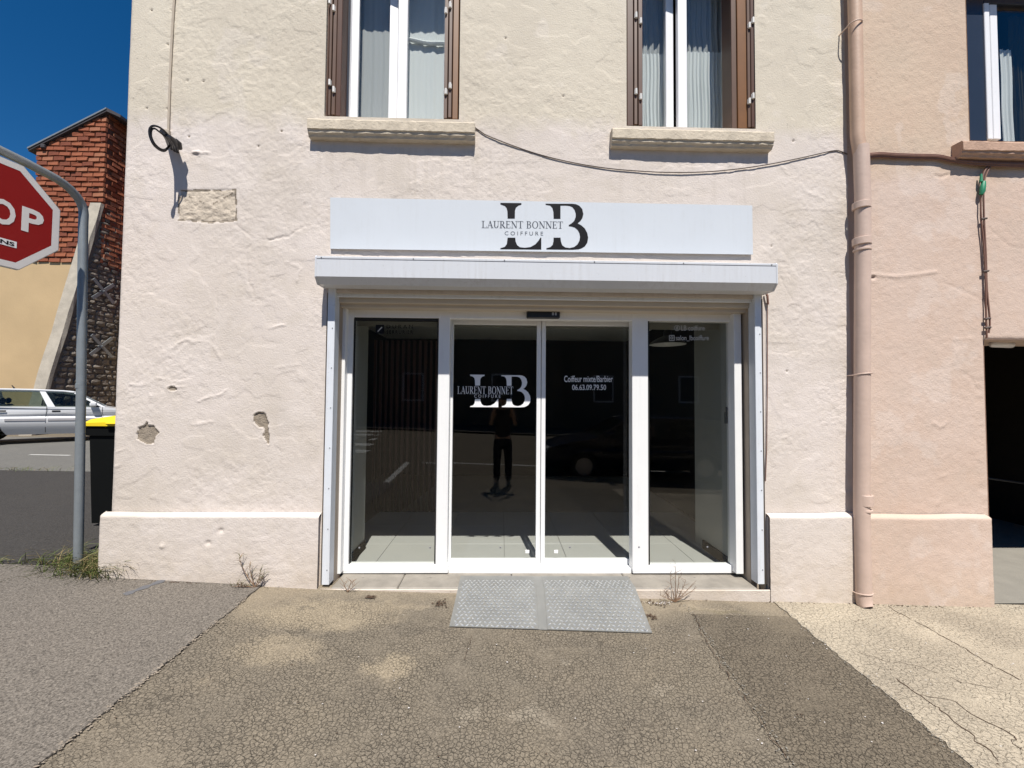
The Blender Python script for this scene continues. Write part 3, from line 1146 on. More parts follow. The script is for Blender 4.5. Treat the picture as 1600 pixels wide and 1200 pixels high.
# reveals: the wall's thickness round each opening
mb = MB()
a, b, c, d = SH
RV = .46
mb.quad((a, 0, -.2), (a, RV, -.2), (a, RV, d), (a, 0, d))
mb.quad((b, 0, -.2), (b, RV, -.2), (b, RV, d), (b, 0, d))
mb.quad((a, 0, d), (b, 0, d), (b, RV, d), (a, RV, d))
mb.build('reveal', M['beige_alu'], cb, recalc=False)
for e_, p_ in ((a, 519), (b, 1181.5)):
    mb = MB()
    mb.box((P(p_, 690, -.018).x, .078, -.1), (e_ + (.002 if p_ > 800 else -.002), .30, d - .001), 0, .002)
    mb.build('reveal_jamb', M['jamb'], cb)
for a, b, c, d in (W1, W2):
    mb = MB()
    mb.quad((a, 0, c), (a, .36, c), (a, .36, d), (a, 0, d))
    mb.quad((b, 0, c), (b, .36, c), (b, .36, d), (b, 0, d))
    mb.quad((a, 0, d), (b, 0, d), (b, .36, d), (a, .36, d))
    mb.quad((a, 0, c), (b, 0, c), (b, .36, c), (a, .36, c))
    mb.build('reveal', M['plaster'], cb, recalc=False)
# upstairs room
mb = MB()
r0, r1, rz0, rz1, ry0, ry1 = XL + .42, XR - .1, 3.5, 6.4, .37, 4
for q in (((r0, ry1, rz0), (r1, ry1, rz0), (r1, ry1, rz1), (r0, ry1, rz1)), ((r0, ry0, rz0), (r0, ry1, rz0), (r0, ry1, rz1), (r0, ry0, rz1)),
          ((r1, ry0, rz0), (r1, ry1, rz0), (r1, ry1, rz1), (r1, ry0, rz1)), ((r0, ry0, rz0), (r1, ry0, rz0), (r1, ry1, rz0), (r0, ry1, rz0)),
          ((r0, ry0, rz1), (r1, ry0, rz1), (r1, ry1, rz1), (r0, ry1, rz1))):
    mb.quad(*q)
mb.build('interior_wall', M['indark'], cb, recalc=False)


# sills ---------------------------------------------------------------------
def sill(px0, px1, ptop, pbot, Y, mat, par, name='sill'):
    m_ = (px0 + px1) / 2
    x0, x1 = P(px0, ptop, -Y).x, P(px1, ptop, -Y).x
    zt, zb_ = P(m_, ptop, -Y).z, P(m_, pbot, -Y).z
    h = zt - zb_
    prof = [(-Y, zb_ + h * .38), (-Y, zt - .012), (-Y + .010, zt), (.06, zt + .006), (.06, zb_), (-Y + .032, zb_), (-Y + .026, zb_ + h * .12), (-Y + .012, zb_ + h * .2), (-Y + .01, zb_ + h * .34)]
    mb = MB()
    n = 40
    vs = []
    rr = random.Random(int(px0))
    for i in range(n + 1):
        x = x0 + (x1 - x0) * i / n
        for (y, z) in prof:
            vs.append((x, y + rr.uniform(-.002, .002), z + rr.uniform(-.0025, .0025)))
    L = len(prof)
    fs = [(i * L + k, (i + 1) * L + k, (i + 1) * L + (k + 1) % L, i * L + (k + 1) % L) for i in range(n) for k in range(L)]
    fs += [tuple(range(L)), tuple(n * L + k for k in range(L))]
    mb.add(vs, fs)
    return mb.build(name, mat, par)


sill(480, 742, 187, 213, .080, M['stone_sill'], cb)
sill(957, 1210, 202, 227, .078, M['stone_sill'], cb)


# folded shutters in the reveals --------------------------------------------
def leaf_stack(items, zc, zt, side, par):
    """items: (px0, px1, front y, depth, material) - each folded leaf stands edge-on in the reveal"""
    for (p0, p1, fy, dp, mt, hs) in items:
        mb = MB()
        x0, x1 = P(p0, 110, fy).x, P(p1, 110, fy).x
        mb.box((x0, fy, zc + .012), (x1, fy + dp, zt - .02), 0, .003)
        lf = mb.build('shutter_leaf', M[mt], par)
        for row in hs:
            hb = MB()
            c = P((p0 + p1) / 2, row, fy)
            hb.tube([(c.x, fy - .008, c.z - .024), (c.x, fy - .008, c.z + .024)], .011, 8)
            hb.box((c.x - .013, fy - .004, c.z - .02), (c.x + .013, fy + .004, c.z + .02))
            hb.build('hinge', M['hinge'], lf)


leaf_stack([(509, 513, .03, .16, 'brown', ()), (513.5, 517.5, .004, .19, 'taupe', (3, 130)), (519, 524.5, -.004, .19, 'taupe', (14, 141)), (525.5, 533, .01, .2, 'brown', ())], W1[2], W1[3], 1, cb)
leaf_stack([(694, 699.5, .005, .19, 'taupe', (18, 144)), (701, 706, -.006, .19, 'taupe', (9, 135)), (707.5, 716, .012, .17, 'ochre', ())], W1[2], W1[3], -1, cb)
leaf_stack([(980, 989.5, .012, .18, 'brown', ()), (991, 996, -.004, .19, 'taupe', (25, 144)), (997.5, 1004, .006, .19, 'brown', (34, 152))], W2[2], W2[3], 1, cb)
leaf_stack([(1143, 1151, .03, .16, 'taupe', ()), (1152.5, 1167, .012, .19, 'ochre', ()), (1168, 1172.5, -.004, .19, 'taupe', (41, 159)), (1173.5, 1178.5, -.008, .18, 'brown', (33, 151))], W2[2], W2[3], -1, cb)


# windows --------------------------------------------------------------------
def win(xa, xb, zc, zt, Y, split, ajar, par, mat='white_pvc'):
    fr = MB()
    t = .012
    fr.box((xa - .03, Y, zc + .0), (xa + t * .8, Y + .06, zt), 0, .003)
    fr.box((xb - t * .8, Y, zc), (xb + .03, Y + .06, zt), 0, .003)
    fr.box((xa + t * .8, Y + .001, zc + .0), (xb - t * .8, Y + .06, zc + .035), 0, .003)
    fr.box((xa + t * .8, Y + .001, zt - .05), (xb - t * .8, Y + .06, zt), 0, .003)
    f = fr.build('window', M[mat], par)
    lo, hi = zc + .037, zt - .052
    for k, (p, q) in enumerate(((xa + t * .85, split - .014), (split, xb - t * .85))):
        wd = q - p
        s = MB()
        s.box((0, 0, lo), (.062, .05, hi), 0, .004)
        s.box((wd - .075, 0, lo), (wd, .05, hi), 0, .004) if k == 0 else s.box((wd - .05, 0, lo), (wd, .05, hi), 0, .004)
        if k == 1:
            s.box((.05, .001, lo), (.085, .05, hi), 0, .004)
        l0 = .062 if k == 0 else .085
        l1 = wd - .075 if k == 0 else wd - .05
        s.box((l0, .001, lo), (l1, .05, lo + .055), 0, .004)
        s.box((l0, .001, hi - .055), (l1, .05, hi), 0, .004)
        n0 = len(s.v)
        s.box((l0 - .006, .022, lo + .05), (l1 + .006, .030, hi - .05), 1)
        ang = ajar if k == 0 else 0
        R_ = Matrix.Rotation(ang, 4, 'Z')
        s.v = [tuple(R_ @ Vector(v) + Vector((p, Y + .008 + (.012 if k == 0 else 0), 0))) for v in s.v]
        cut = [i for i, m_ in enumerate(s.mi) if m_ == 1]
        gl = MB()
        vs = s.v[n0:]
        gl.add(vs, [tuple(i - n0 for i in s.f[c]) for c in cut])
        fs2 = MB()
        fs2.add(s.v[:n0], [s.f[i] for i in range(len(s.f)) if s.mi[i] == 0])
        fs2.build('sash', M[mat], f)
        gl.build('pane', M['win_glass'], f)
    return f


YW = .17
win(P(545.5, 110, YW).x, P(704, 110, YW).x, W1[2] + .004, W1[3], YW, P(620.5, 110, YW).x, radians(9), cb)
win(P(993, 110, YW).x, P(1142.5, 110, YW).x, W2[2] + .004, W2[3], YW, P(1060, 110, YW).x, radians(7), cb)


def curtain(x0, x1, z0, z1, Y, waves, amp, mat, label, sag=0.0, seed=1, cat='curtain', group=None):
    rr = random.Random(seed)
    ph = [rr.uniform(0, 6) for _ in range(4)]
    mb = MB()
    nx, nz = 90, 12
    vs = []
    for j in range(nz + 1):
        v = j / nz
        for i in range(nx + 1):
            u = i / nx
            wv = sin(u * waves * 2 * pi + ph[0]) + .5 * sin(u * waves * 4.3 * pi + ph[1] + v) + .4 * sin(u * waves * 1.3 * pi + ph[2])
            y = Y + amp * wv * (.55 + .45 * (1 - v)) - sag * sin(pi * v) * .02
            vs.append((x0 + (x1 - x0) * u + .004 * sin(9 * v + ph[3]), y, z0 + (z1 - z0) * v))
    mb.add(vs, [(j * (nx + 1) + i, j * (nx + 1) + i + 1, (j + 1) * (nx + 1) + i + 1, (j + 1) * (nx + 1) + i) for j in range(nz) for i in range(nx)])
    o = mb.build('curtain', mat, smooth=True)
    return single(o, label, cat, group)


mb = MB()
pbox(mb, 534, 0, 545, 184, YW - .03, YW + .05, .003)
mb.v = [(v[0], v[1], W1[3] - .01 if v[2] > 4.4 else v[2]) for v in mb.v]
mb.build('reveal_shade', M['navy'], cb)  # dark filler strip, the reveal's shade put into its colour
YC = .335
curtain(W1[0] + .15, P(612, 100, YC).x, W1[2] - .02, W1[3] - .05, YC, 3, .004, M['curtain'], 'flat grey net curtain behind the left sash of the left window', seed=3)
curtain(P(622, 100, YC).x, W1[1] - .1, W1[2] - .02, W1[3] - .05, YC, 4, .005, M['curtain_thick'], 'white net curtain with a stitched band in the right half of the left window', seed=4)
tie = MB()
pa, pb = P(640, 62, YC - .02), P(696, 62, YC - .02)
tie.tube([(pa.x + (pb.x - pa.x) * t, YC - .022, pa.z - .03 * sin(pi * min(1, t * 1.6) * .5) + .002 * sin(9 * t)) for t in [i / 10 for i in range(11)]], .018, 8)
single(tie.build('curtain_tie', M['curtain_thick'], smooth=True), 'white horizontal tie band across the net curtain of the left window', 'curtain tie')
curtain(W2[0] + .16, P(1048, 100, YC).x, P(1020, 86, YC).z, W2[3] - .05, YC + .02, 6, .010, M['curtain'], 'sheer upper curtain in the left half of the right window', seed=5)
curtain(P(1060, 100, YC).x, P(1131, 100, YC).x, P(1090, 80, YC).z, W2[3] - .05, YC + .02, 8, .010, M['curtain'], 'sheer upper curtain in the right half of the right window', seed=6)
curtain(W2[0] + .16, P(1044, 100, YC).x, W2[2] - .02, P(1020, 84, YC).z, YC, 9, .012, M['curtain_thick'], 'gathered white half curtain low in the left half of the right window', seed=7)
curtain(P(1061, 100, YC).x, P(1129, 100, YC).x, W2[2] - .02, P(1090, 81, YC).z, YC, 11, .012, M['curtain_thick'], 'gathered white half curtain low in the right half of the right window', seed=8)

# ------------------------------------------------------------------ shop front
YO, YF, YS = .15, .215, .33
zin = .105                                                                 # shop floor
# threshold stones
x0, x1 = P(519, 905, .0).x, P(1180, 905, 0).x
cuts = [x0, P(623, 905, 0).x, P(800, 905, 0).x, P(985, 905, 0).x, x1]
rr = random.Random(5)
zth = lambda x: .099 - .0055 * (x - x0)
for a, b in zip(cuts[:-1], cuts[1:]):
    dzs = rr.uniform(-.002, .002)
    mb = MB()
    mb.box((a + .002, -.035, -.15), (b - .002, .42, .0), 0, .008)
    mb.v = [(x, y, z + (zth(x) + dzs if z > -.1 else 0)) for x, y, z in mb.v]
    mb.build('threshold_stone', M['threshold'], cb)
mb = MB()
mb.box((door_x0 - .008, -.05, -.25), (door_x1 + .008, -.036, .0), 0, .006)
mb.v = [(x, y, z + (zth(x) - .006 if z > -.1 else 0)) for x, y, z in mb.v]
mb.build('threshold_front', M['plaster'], cb)

fr = MB()
ztop = P(850, 485, YF).z
zfb = P(610, 893, YF).z
# outer subframe
pbox(fr, 527, 468, 536.5, 897, YO, YF + .07, .003)
pbox(fr, 1148.5, 470, 1160, 897, YO, YF + .07, .003)
xo0, xo1 = P(527, 700, YO).x, P(1160, 700, YO).x
fr.box((xo0, YO - .02, P(850, 484, YO).z), (xo1, YO + .04, P(850, 476, YO).z), 0, .003)
# fixed frame jambs, mullions, head, bottom rails
pbox(fr, 537.5, 486, 548, 893, YF, YF + .08, .003)
pbox(fr, 683, 487, 701, 893, YF, YF + .10, .004)
pbox(fr, 988, 487, 1013, 893, YF, YF + .10, .004)
pbox(fr, 1143.5, 488, 1150, 893, YF, YF + .08, .003)
xj0, xj1 = P(537, 700, YF).x, P(1150, 700, YF).x
zh = P(850, 499, YF).z
fr.box((xj0, YF + .002, zh), (xj1, YF + .085, P(850, 480, YF).z), 0, .003)
fr.box((xj0, YF + .001, P(610, 896, YF).z), (P(700, 880, YF).x, YF + .08, P(610, 883, YF).z), 0, .003)
fr.box((P(989, 880, YF).x, YF + .001, P(1080, 896, YF).z), (xj1, YF + .08, P(1080, 884, YF).z), 0, .003)
fr.box((P(700, 890, YF).x, YF + .03, P(850, 899, YF).z), (P(989, 890, YF).x, YF + .2, P(850, 891, YF).z), 0, .003)
frame = fr.build('shop_frame', M['white_alu'], cb)
# tan head boards above the frame, and the lowered end of the shutter curtain
hd = MB()
hx0, hx1 = SH[0] + .045, SH[1] - .045
hd.box((hx0, .06, P(850, 477, .06).z), (hx1, .20, P(850, 466, .06).z), 0, .004)
hd.box((hx0, .10, P(850, 484, .1).z), (hx1, .22, P(850, 476, .1).z), 0, .003)
hd.build('head_board', M['beige_alu'], cb)
mb = MB()
mb.box((hx0, .02, P(850, 468, .02).z), (hx1, .05, P(850, 461, .02).z), 0, .004)
mb.build('shutter_end_slat', M['alu_shutter'], cb)

# fixed windows
for (p0, p1) in ((548, 683), (1013, 1143.5)):
    mb = MB()
    pbox(mb, p0 - 1, 497, p0 + 2, 884, YF + .02, YF + .06)
    pbox(mb, p1 - 2, 497, p1 + 1, 884, YF + .02, YF + .06)
    ma = (p0 + p1) / 2
    za, zb2 = P(ma, 884, YF + .02).z, P(ma, 501, YF + .02).z
    xa, xb = P(p0 + 2, 700, YF + .02).x, P(p1 - 2, 700, YF + .02).x
    mb.box((xa, YF + .021, zb2), (xb, YF + .06, P(ma, 496, YF + .02).z))
    seal = mb.build('fixed_window', M['rubber'], cb)
    g_ = MB()
    g_.box((xa - .004, YF + .036, za), (xb + .004, YF + .044, zb2 + .004))
    g_.build('pane', M['glass'], seal)


# sliding doors
def slider(p0, p1, q0, q1, stl, str_):
    """p0-p1 outer px, q0-q1 glass px"""
    s = MB()
    zt, zb_ = P(850, 499, YS).z, P(850, 888.5, YS).z
    gt, gb = P(850, 508, YS).z, P(850, 874, YS).z
    X = lambda p: P(p, 700, YS).x
    s.box((X(p0), YS, zb_), (X(q0), YS + .045, zt), 0, .003)
    s.box((X(q1), YS, zb_), (X(p1), YS + .045, zt), 0, .003)
    s.box((X(q0), YS + .001, zb_), (X(q1), YS + .045, gb), 0, .003)
    s.box((X(q0), YS + .001, gt), (X(q1), YS + .045, zt), 0, .003)
    d = s.build('sliding_door', M['white_alu'], cb)
    g_ = MB()
    g_.box((X(q0) - .004, YS + .018, gb - .004), (X(q1) + .004, YS + .026, gt + .004))
    g_.build('pane', M['glass'], d)
    return d


dl = slider(698, 844.5, 706.5, 838, 0, 0)
dr = slider(845.5, 992, 852, 985, 0, 0)
# white stop blocks low on both leaves, lock on the right pane
for (px, py, dd) in ((824, 862, dl), (869, 862, dr)):
    mb = MB()
    pbox(mb, px - 3, py - 2.2, px + 3, py + 2.6, YS + .008, YS + .018, .002)
    mb.build('floor_stop', M['white_alu'], dd)

# motion sensor above the doors
ms = thing('motion_sensor', P(849, 497, YF - .04), 'black motion sensor bar on the white frame above the sliding doors', 'sensor')
mb = MB()
pbox(mb, 823, 483.5, 875, 497, YF - .045, YF + .002, .008)
mb.build('sensor_body', M['black'], ms)
mb = MB()
for px in (864, 868.5):
    pbox(mb, px - 1.4, 488, px + 1.4, 492.5, YF - .048, YF - .044)
mb.build('sensor_lens', M['signback'], ms)

# ------------------------------------------------------------------ lettering on the shop glass
LB_L1 = [(335, 95), (598, 98), (598, 118), (560, 130), (530, 155), (518, 190), (515, 292), (425, 292), (422, 200), (412, 160), (390, 135), (335, 115)]
LB_L2 = [(425, 530), (520, 530), (526, 580), (545, 625), (580, 650), (640, 656), (710, 648), (770, 615), (810, 570), (835, 530), (846, 530), (846, 680), (335, 676), (335, 662), (390, 645), (415, 610)]
LB_B = [(900, 105), (1060, 106), (1230, 106), (1280, 112), (1322, 132), (1358, 172), (1372, 235), (1360, 285), (1335, 322), (1300, 352), (1345, 375), (1390, 415), (1420, 470), (1432, 530), (1422, 592), (1390, 640), (1350, 664), (1310, 677), (1230, 682), (910, 678), (910, 662), (960, 648), (988, 620), (998, 575), (1000, 530), (1086, 530), (1092, 580), (1108, 625), (1145, 652), (1200, 660), (1255, 648), (1298, 615), (1322, 570), (1330, 520), (1322, 475), (1300, 435), (1265, 405), (1225, 392), (1190, 388), (1190, 372), (1225, 352), (1258, 320), (1276, 270), (1276, 230), (1262, 185), (1235, 150), (1200, 134), (1150, 130), (1086, 130), (1086, 295), (1000, 295), (997, 210), (985, 160), (958, 130), (900, 120)]


def crop_to(px0, py0, kx, ky, Y):
    return lambda u, v: tuple(P(px0 + (u - 335) * kx, py0 + (v - 95) * ky, Y))


def logo(par, Y, fn, mats, txt_box, sub_box, sl):
    for nm, polys in (('logo_letter', [LB_L1, LB_L2]), ('logo_letter', [LB_B])):
        mb = MB()
        put_polys(mb, polys, fn)
        mb.build(nm, mats[0], par, recalc=False)
    ps, wd = roman_polys('LAURENT BONNET')
    mb = MB()
    f2 = on_plane(*txt_box, Y, sl)
    put_polys(mb, [[(p[0] / wd, p[1]) for p in q] for q in ps], f2)
    mb.build('lettering', mats[1], par, recalc=False)
    font_mesh('COIFFURE', on_plane(*sub_box, Y, sl * .5), 1.55).build('lettering', mats[2], par, recalc=False)


YG = YS + .0165
logo(dl, YG, crop_to(734.6, 585.3, (829 - 734.6) / (1432 - 335), (636.5 - 585.3) / (682 - 95), YG), (M['print_white'], M['print_white'], M['print_white']), (714.5, 603.5, 802, 615.5), (741, 616.5, 782, 621.5), .5)
font_mesh('Coiffeur mixte/Barbier', on_plane(881.5, 587, 957.5, 597, YG), 1.0, .008).build('lettering', M['print_white'], dr, recalc=False)
font_mesh('06.63.09.79.50', on_plane(894, 601, 947, 609.5, YG), 1.0, .008).build('lettering', M['print_white'], dr, recalc=False)
fixed = [o for o in cb.children if o.name.startswith('fixed_window')]
YG2 = YF + .0345
font_mesh('LB coiffure', on_plane(1064.5, 508.5, 1101, 516.5, YG2)).build('lettering', M['print_dim'], fixed[1], recalc=False)
font_mesh('salon_lbcoiffure', on_plane(1056.5, 524, 1107.5, 533, YG2)).build('lettering', M['print_dim'], fixed[1], recalc=False)
mb = MB()                                                                  # round icon with an f, square camera icon
fi = on_plane(1053.5, 508, 1062.5, 517, YG2)
put_polys(mb, [[(.5 + .5 * p[0], .5 + .5 * p[1]) for p in q] for q in arc(0, 0, 1, 1, 0, 360, .14, .14, 22)] + [bar(.48, .12, .48, .7, .12), bar(.34, .5, .66, .5, .1), bar(.44, .74, .64, .74, .12)], fi)
mb.build('icon', M['print_dim'], fixed[1], recalc=False)
mb = MB()
fi = on_plane(1045.5, 523.5, 1054, 532.5, YG2)
put_polys(mb, [bar(0, .06, 1, .06, .12), bar(0, .94, 1, .94, .12), bar(.06, 0, .06, 1, .12), bar(.94, 0, .94, 1, .12)] + [[(.5 + .25 * p[0], .5 + .25 * p[1]) for p in q] for q in arc(0, 0, 1, 1, 0, 360, .4, .4, 16)], fi)
mb.build('icon', M['print_dim'], fixed[1], recalc=False)
mb = MB()                                                                  # installer's sticker, top of the left pane
fi = on_plane(587, 507.5, 600, 521.5, YG2)
put_polys(mb, [[(0, 0), (1, 0), (1, 1), (0, 1)]], fi)
stk = mb.build('sticker', M['print_black'], fixed[0], recalc=False)
mb = MB()
fi = on_plane(587, 507.5, 600, 521.5, YG2 - .001)
put_polys(mb, [bar(.25, .25, .75, .75, .12)], fi)
mb.build('sticker_mark', M['print_dim'], fixed[0], recalc=False)
font_mesh('DURAN', on_plane(604, 507.5, 645, 513, YG2), 1.5).build('lettering', M['print_black'], fixed[0], recalc=False)
font_mesh('SERRURIER', on_plane(604, 516, 645, 521.5, YG2), 1.3).build('lettering', M['print_black'], fixed[0], recalc=False)
mb = MB()
pbox(mb, 1133.5, 644, 1138.5, 662, YF + .05, YF + .075, .006)
pbox(mb, 1134.5, 636, 1136.5, 645, YF + .05, YF + .06, .002)
mb.build('window_handle', M['black'], fixed[1])

# ------------------------------------------------------------------ the room behind the glass
IX0, IX1, IY0, IY1, IZ1 = P(556, 700, .5).x, P(1122, 700, .5).x, .46, 4.7, 2.80
LX0, LX1 = IX0 - .9, IX1 + .4
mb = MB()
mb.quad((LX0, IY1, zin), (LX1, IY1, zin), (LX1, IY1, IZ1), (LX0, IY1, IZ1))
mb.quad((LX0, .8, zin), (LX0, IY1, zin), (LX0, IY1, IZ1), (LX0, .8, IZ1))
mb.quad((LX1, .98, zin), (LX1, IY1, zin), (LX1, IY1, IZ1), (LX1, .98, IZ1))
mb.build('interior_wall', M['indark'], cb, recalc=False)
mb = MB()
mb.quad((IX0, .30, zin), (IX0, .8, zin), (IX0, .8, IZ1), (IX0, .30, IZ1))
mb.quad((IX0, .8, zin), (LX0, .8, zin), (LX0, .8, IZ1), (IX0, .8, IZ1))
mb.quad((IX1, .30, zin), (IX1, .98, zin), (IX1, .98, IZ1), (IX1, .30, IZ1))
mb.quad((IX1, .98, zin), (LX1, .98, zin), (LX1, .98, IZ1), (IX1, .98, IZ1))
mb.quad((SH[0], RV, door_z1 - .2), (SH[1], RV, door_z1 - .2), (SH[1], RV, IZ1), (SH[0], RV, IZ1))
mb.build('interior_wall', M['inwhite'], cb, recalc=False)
mb = MB()
mb.quad((LX0, .3, IZ1), (LX1, .3, IZ1), (LX1, IY1, IZ1), (LX0, IY1, IZ1))
mb.build('ceiling', M['ceiling'], cb, recalc=False)
for xx, s_ in ((IX0, 1), (IX1, -1)):
    mb = MB()
    mb.box((xx, .34, zin), (xx + .014 * s_, .8, zin + .09))
    mb.build('skirting', M['indark'], cb)
fl = MB()
fl.quad((LX0, .30, zin - .012), (LX1, .30, zin - .012), (LX1, IY1, zin - .012), (LX0, IY1, zin - .012))
floor = fl.build('shop_floor', M['grout'], recalc=False)
floor['kind'] = 'structure'
tmesh = None
T = .60
tx0 = P(607, 870, .9).x - 3 * T
for i in range(9):
    for j in range(3):
        xa, ya = tx0 + i * T, .335 + j * T
        if xa + T > LX1 or xa < LX0 - .2:
            continue
        if tmesh is None:
            t0 = MB().box((.002, .002, -.008), (T - .002, T - .002, .0), 0, .0015).build('tile', M['tile'], floor)
            tmesh = t0
            o = t0
        else:
            o = tmesh.copy()
            COL.objects.link(o)
        o.location = (xa, ya, zin)
# slatted screen inside, left
sc_ = thing('slatted_screen', (-1.5, 2.2, zin), 'dark red slatted wooden screen standing inside behind the left shop window', 'screen')
sx0, sx1 = P(585, 650, 2.2).x, P(690, 650, 2.2).x
s0 = None
for i in range(13):
    x = sx0 + (sx1 - sx0) * i / 12
    mb = MB().box((x - .016, 2.18, zin), (x + .016, 2.22, 2.42), 0, .003)
    if s0 is None:
        s0 = mb.build('slat', M['wood'], sc_)
    else:
        o = s0.copy()
        COL.objects.link(o)
        o.location.x = x - sx0
# pendant lamp
lc = P(1043, 536, .85)
pl = thing('pendant_lamp', lc, 'dark wide pendant lamp hanging inside the right shop window', 'lamp')
mb = MB()
R0 = .19
mb.lathe([(.028, .15), (.04, .12), (.042, .075), (.09, .055), (.15, .022), (R0, -.012), (R0 - .004, -.016)], lc, seg=32)
mb.build('lamp_shade', M['black'], pl, smooth=True)
mb = MB()
mb.lathe([(R0 - .006, -.0165), (.14, .004), (.05, .03), (.001, .03)], lc, seg=32)
mb.build('shade_lining', M['shade_in'], pl, smooth=True)
mb = MB()
mb.tube([(lc.x, lc.y, lc.z + .14), (lc.x, lc.y, IZ1)], .004, 6)
mb.build('cord', M['black'], pl)
mb = MB()
mb.lathe([(.001, .04), (.03, .03), (.034, .0), (.02, -.02), (.001, -.028)], lc, seg=16)
mb.build('bulb', M['shade_in'], pl, smooth=True)

# ------------------------------------------------------------------ shop sign
sgY = -.022
c0, c1, c2, c3 = P(516, 308.5, sgY), P(1175.5, 321, sgY), P(1176.5, 397.5, sgY), P(516, 388.5, sgY)
sg = thing('shop_sign', ((c0.x + c1.x) / 2, 0, c3.z), 'long white salon sign panel with black LB logo above the roller shutter box', 'sign')
mb = MB()
q = [c0, c1, c2, c3]
mb.prism([(p.x, p.z) for p in q], sgY, sgY + .006)
mb.build('panel', M['panel'], sg)
for k in range(7):
    mb = MB()
    t = (k + .12) / 6.24
    x = c0.x + (c1.x - c0.x) * t
    zt_, zb_ = c0.z + (c1.z - c0.z) * t - .02, c3.z + (c2.z - c3.z) * t + .02
    mb.box((x - .015, sgY + .006, zb_ - .01), (x + .015, .012, zt_ + .01))
    mb.build('batten', M['signback'], sg)
sc0 = None
for k in range(7):
    t = (k + .12) / 6.24
    x = c0.x + (c1.x - c0.x) * t
    for z in (c0.z + (c1.z - c0.z) * t - .022, c3.z + (c2.z - c3.z) * t + .022):
        if sc0 is None:
            sc0 = MB().lathe([(.0001, -.004), (.006, -.0035), (.008, 0)], (0, 0, 0), 'y', 10).build('screw', M['darkmetal'], sg)
            o = sc0
        else:
            o = sc0.copy()
            COL.objects.link(o)
        o.location = Vector((x, sgY - .0005, z)) - ORG[sg.name]
LGY = sgY - .0012
logo(sg, LGY, crop_to(781.9, 316.9, 1 / 8, 1 / 8, LGY), (M['print_black'], M['print_grey'], M['print_grey']), (752.5, 345.2, 880, 356.2), (788.5, 361.5, 848.5, 367.5), 1.0)

# ------------------------------------------------------------------ roller shutter box and rails
BY = -.2
bx0, bx1 = P(492, 420, BY).x, P(1215, 425, BY).x
bzt, bzb = P(850, 405, BY).z, P(850, 437, BY).z
rs = thing('roller_shutter', ((bx0 + bx1) / 2, -.1, zfb), 'white roller shutter box with side rails over the salon entrance', 'roller shutter')
prof = [(BY, bzb), (BY, bzt - .012), (BY + .012, bzt), (-.012, bzt + .006), (-.012, bzb - .048), (BY + .046, bzb - .052)]
mb = MB()
mb.prism(prof, bx0 + .012, bx1 - .012, 'yz')
mb.build('box_housing', M['housing'], rs)
for a, b in ((bx0, bx0 + .012), (bx1 - .012, bx1)):
    mb = MB()
    mb.prism([(y - (.003 if y < -.1 else 0), z + (.003 if z > bzb else -.003)) for y, z in prof], a, b, 'yz')
    mb.build('end_cap', M['housing'], rs)
mb = MB()                                                                  # joint flange along the top edge of the front
mb.box((bx0 + .012, BY - .0035, bzt - .024), (bx1 - .012, BY + .004, bzt - .006), 0, .0015)
mb.build('top_flange', M['housing'], rs)
for k in range(6):
    mb = MB()
    x = bx0 + .05 + (bx1 - bx0 - .1) * k / 5
    mb.lathe([(.0001, BY - .0065), (.005, BY - .006), (.006, BY - .003)], (x, 0, bzt - .015), 'y', 8)
    mb.build('screw', M['darkmetal'], rs)
for (p0, p1, pb) in ((507.5, 519, 914), (1181.5, 1192, 913)):
    mb = MB()
    xa, xb = P(p0, 690, -.018).x, P(p1, 690, -.018).x
    zb_ = P((p0 + p1) / 2, pb, -.018).z
    mb.box((xa, -.020, zb_), (xb, .075, bzb - .045), 0, .003)
    o = mb.build('guide_rail', M['alu_shutter'], rs)
    for k in range(7):
        s_ = MB()
        z = zb_ + .12 + k * .33
        s_.lathe([(.0001, -.024), (.004, -.0235), (.005, -.0198)], ((xa + xb) / 2 + .012, 0, z), 'y', 8)
        s_.build('screw', M['darkmetal'], o)
# rusty strap and thin lead by the right rail
mb = MB()
p = [P(1196, 457, -.02), P(1199, 462, -.03), P(1200, 476, -.02)]
mb.tube(p, .009, 8)
p2 = [P(1199, 470, -.012), P(1199, 600, -.012), P(1198, 700, -.012), P(1196, 752, -.012)]
mb.tube(p2, .004, 6)
single(mb.build('shutter_cable', M['cable_brown'], smooth=True), 'thin brown lead with rusty clip beside the right shutter rail', 'cable')

# ================================================================== NEIGHBOUR BUILDING
nb = thing('neighbour_building', (6.2, .2, -.1), 'peach rendered house with a dark garage opening right of the drainpipe', 'building')
NX1 = 9.5
gx = P(1543, 640, 0).x
gz = P(1575, 531, 0).z
GO = (gx, gx + 2.7, -.5, gz)
nzs = P(1560, 219, 0).z
NW = (P(1515, 110, 0).x, P(1515, 110, 0).x + 1.1, nzs, nzs + 1.45)
NH = [GO, NW]
NRIDGE = [(FP(p), h, wd) for p, h, wd in [
    ([(1362, 428), (1400, 432), (1440, 428), (1464, 424)], .006, .012), ([(1364, 433), (1368, 433)], -.02, .01),
    ([(1474, 440), (1510, 456), (1540, 470)], -.003, .01), ([(1463, 274), (1472, 276), (1484, 272)], -.008, .01),
    ([(1490, 568), (1494, 556), (1500, 545)], .003, .014), ([(1505, 582), (1520, 592), (1526, 608)], -.003, .012),
    ([(1470, 780), (1466, 790)], .004, .01), ([(1474, 745), (1482, 741)], .004, .01),
    ([(1458, 660), (1470, 668), (1480, 660)], .005, .012), ([(1548, 356), (1580, 385), (1600, 388)], -.003, .01),
    ([(1490, 530), (1520, 528)], .003, .012)]]


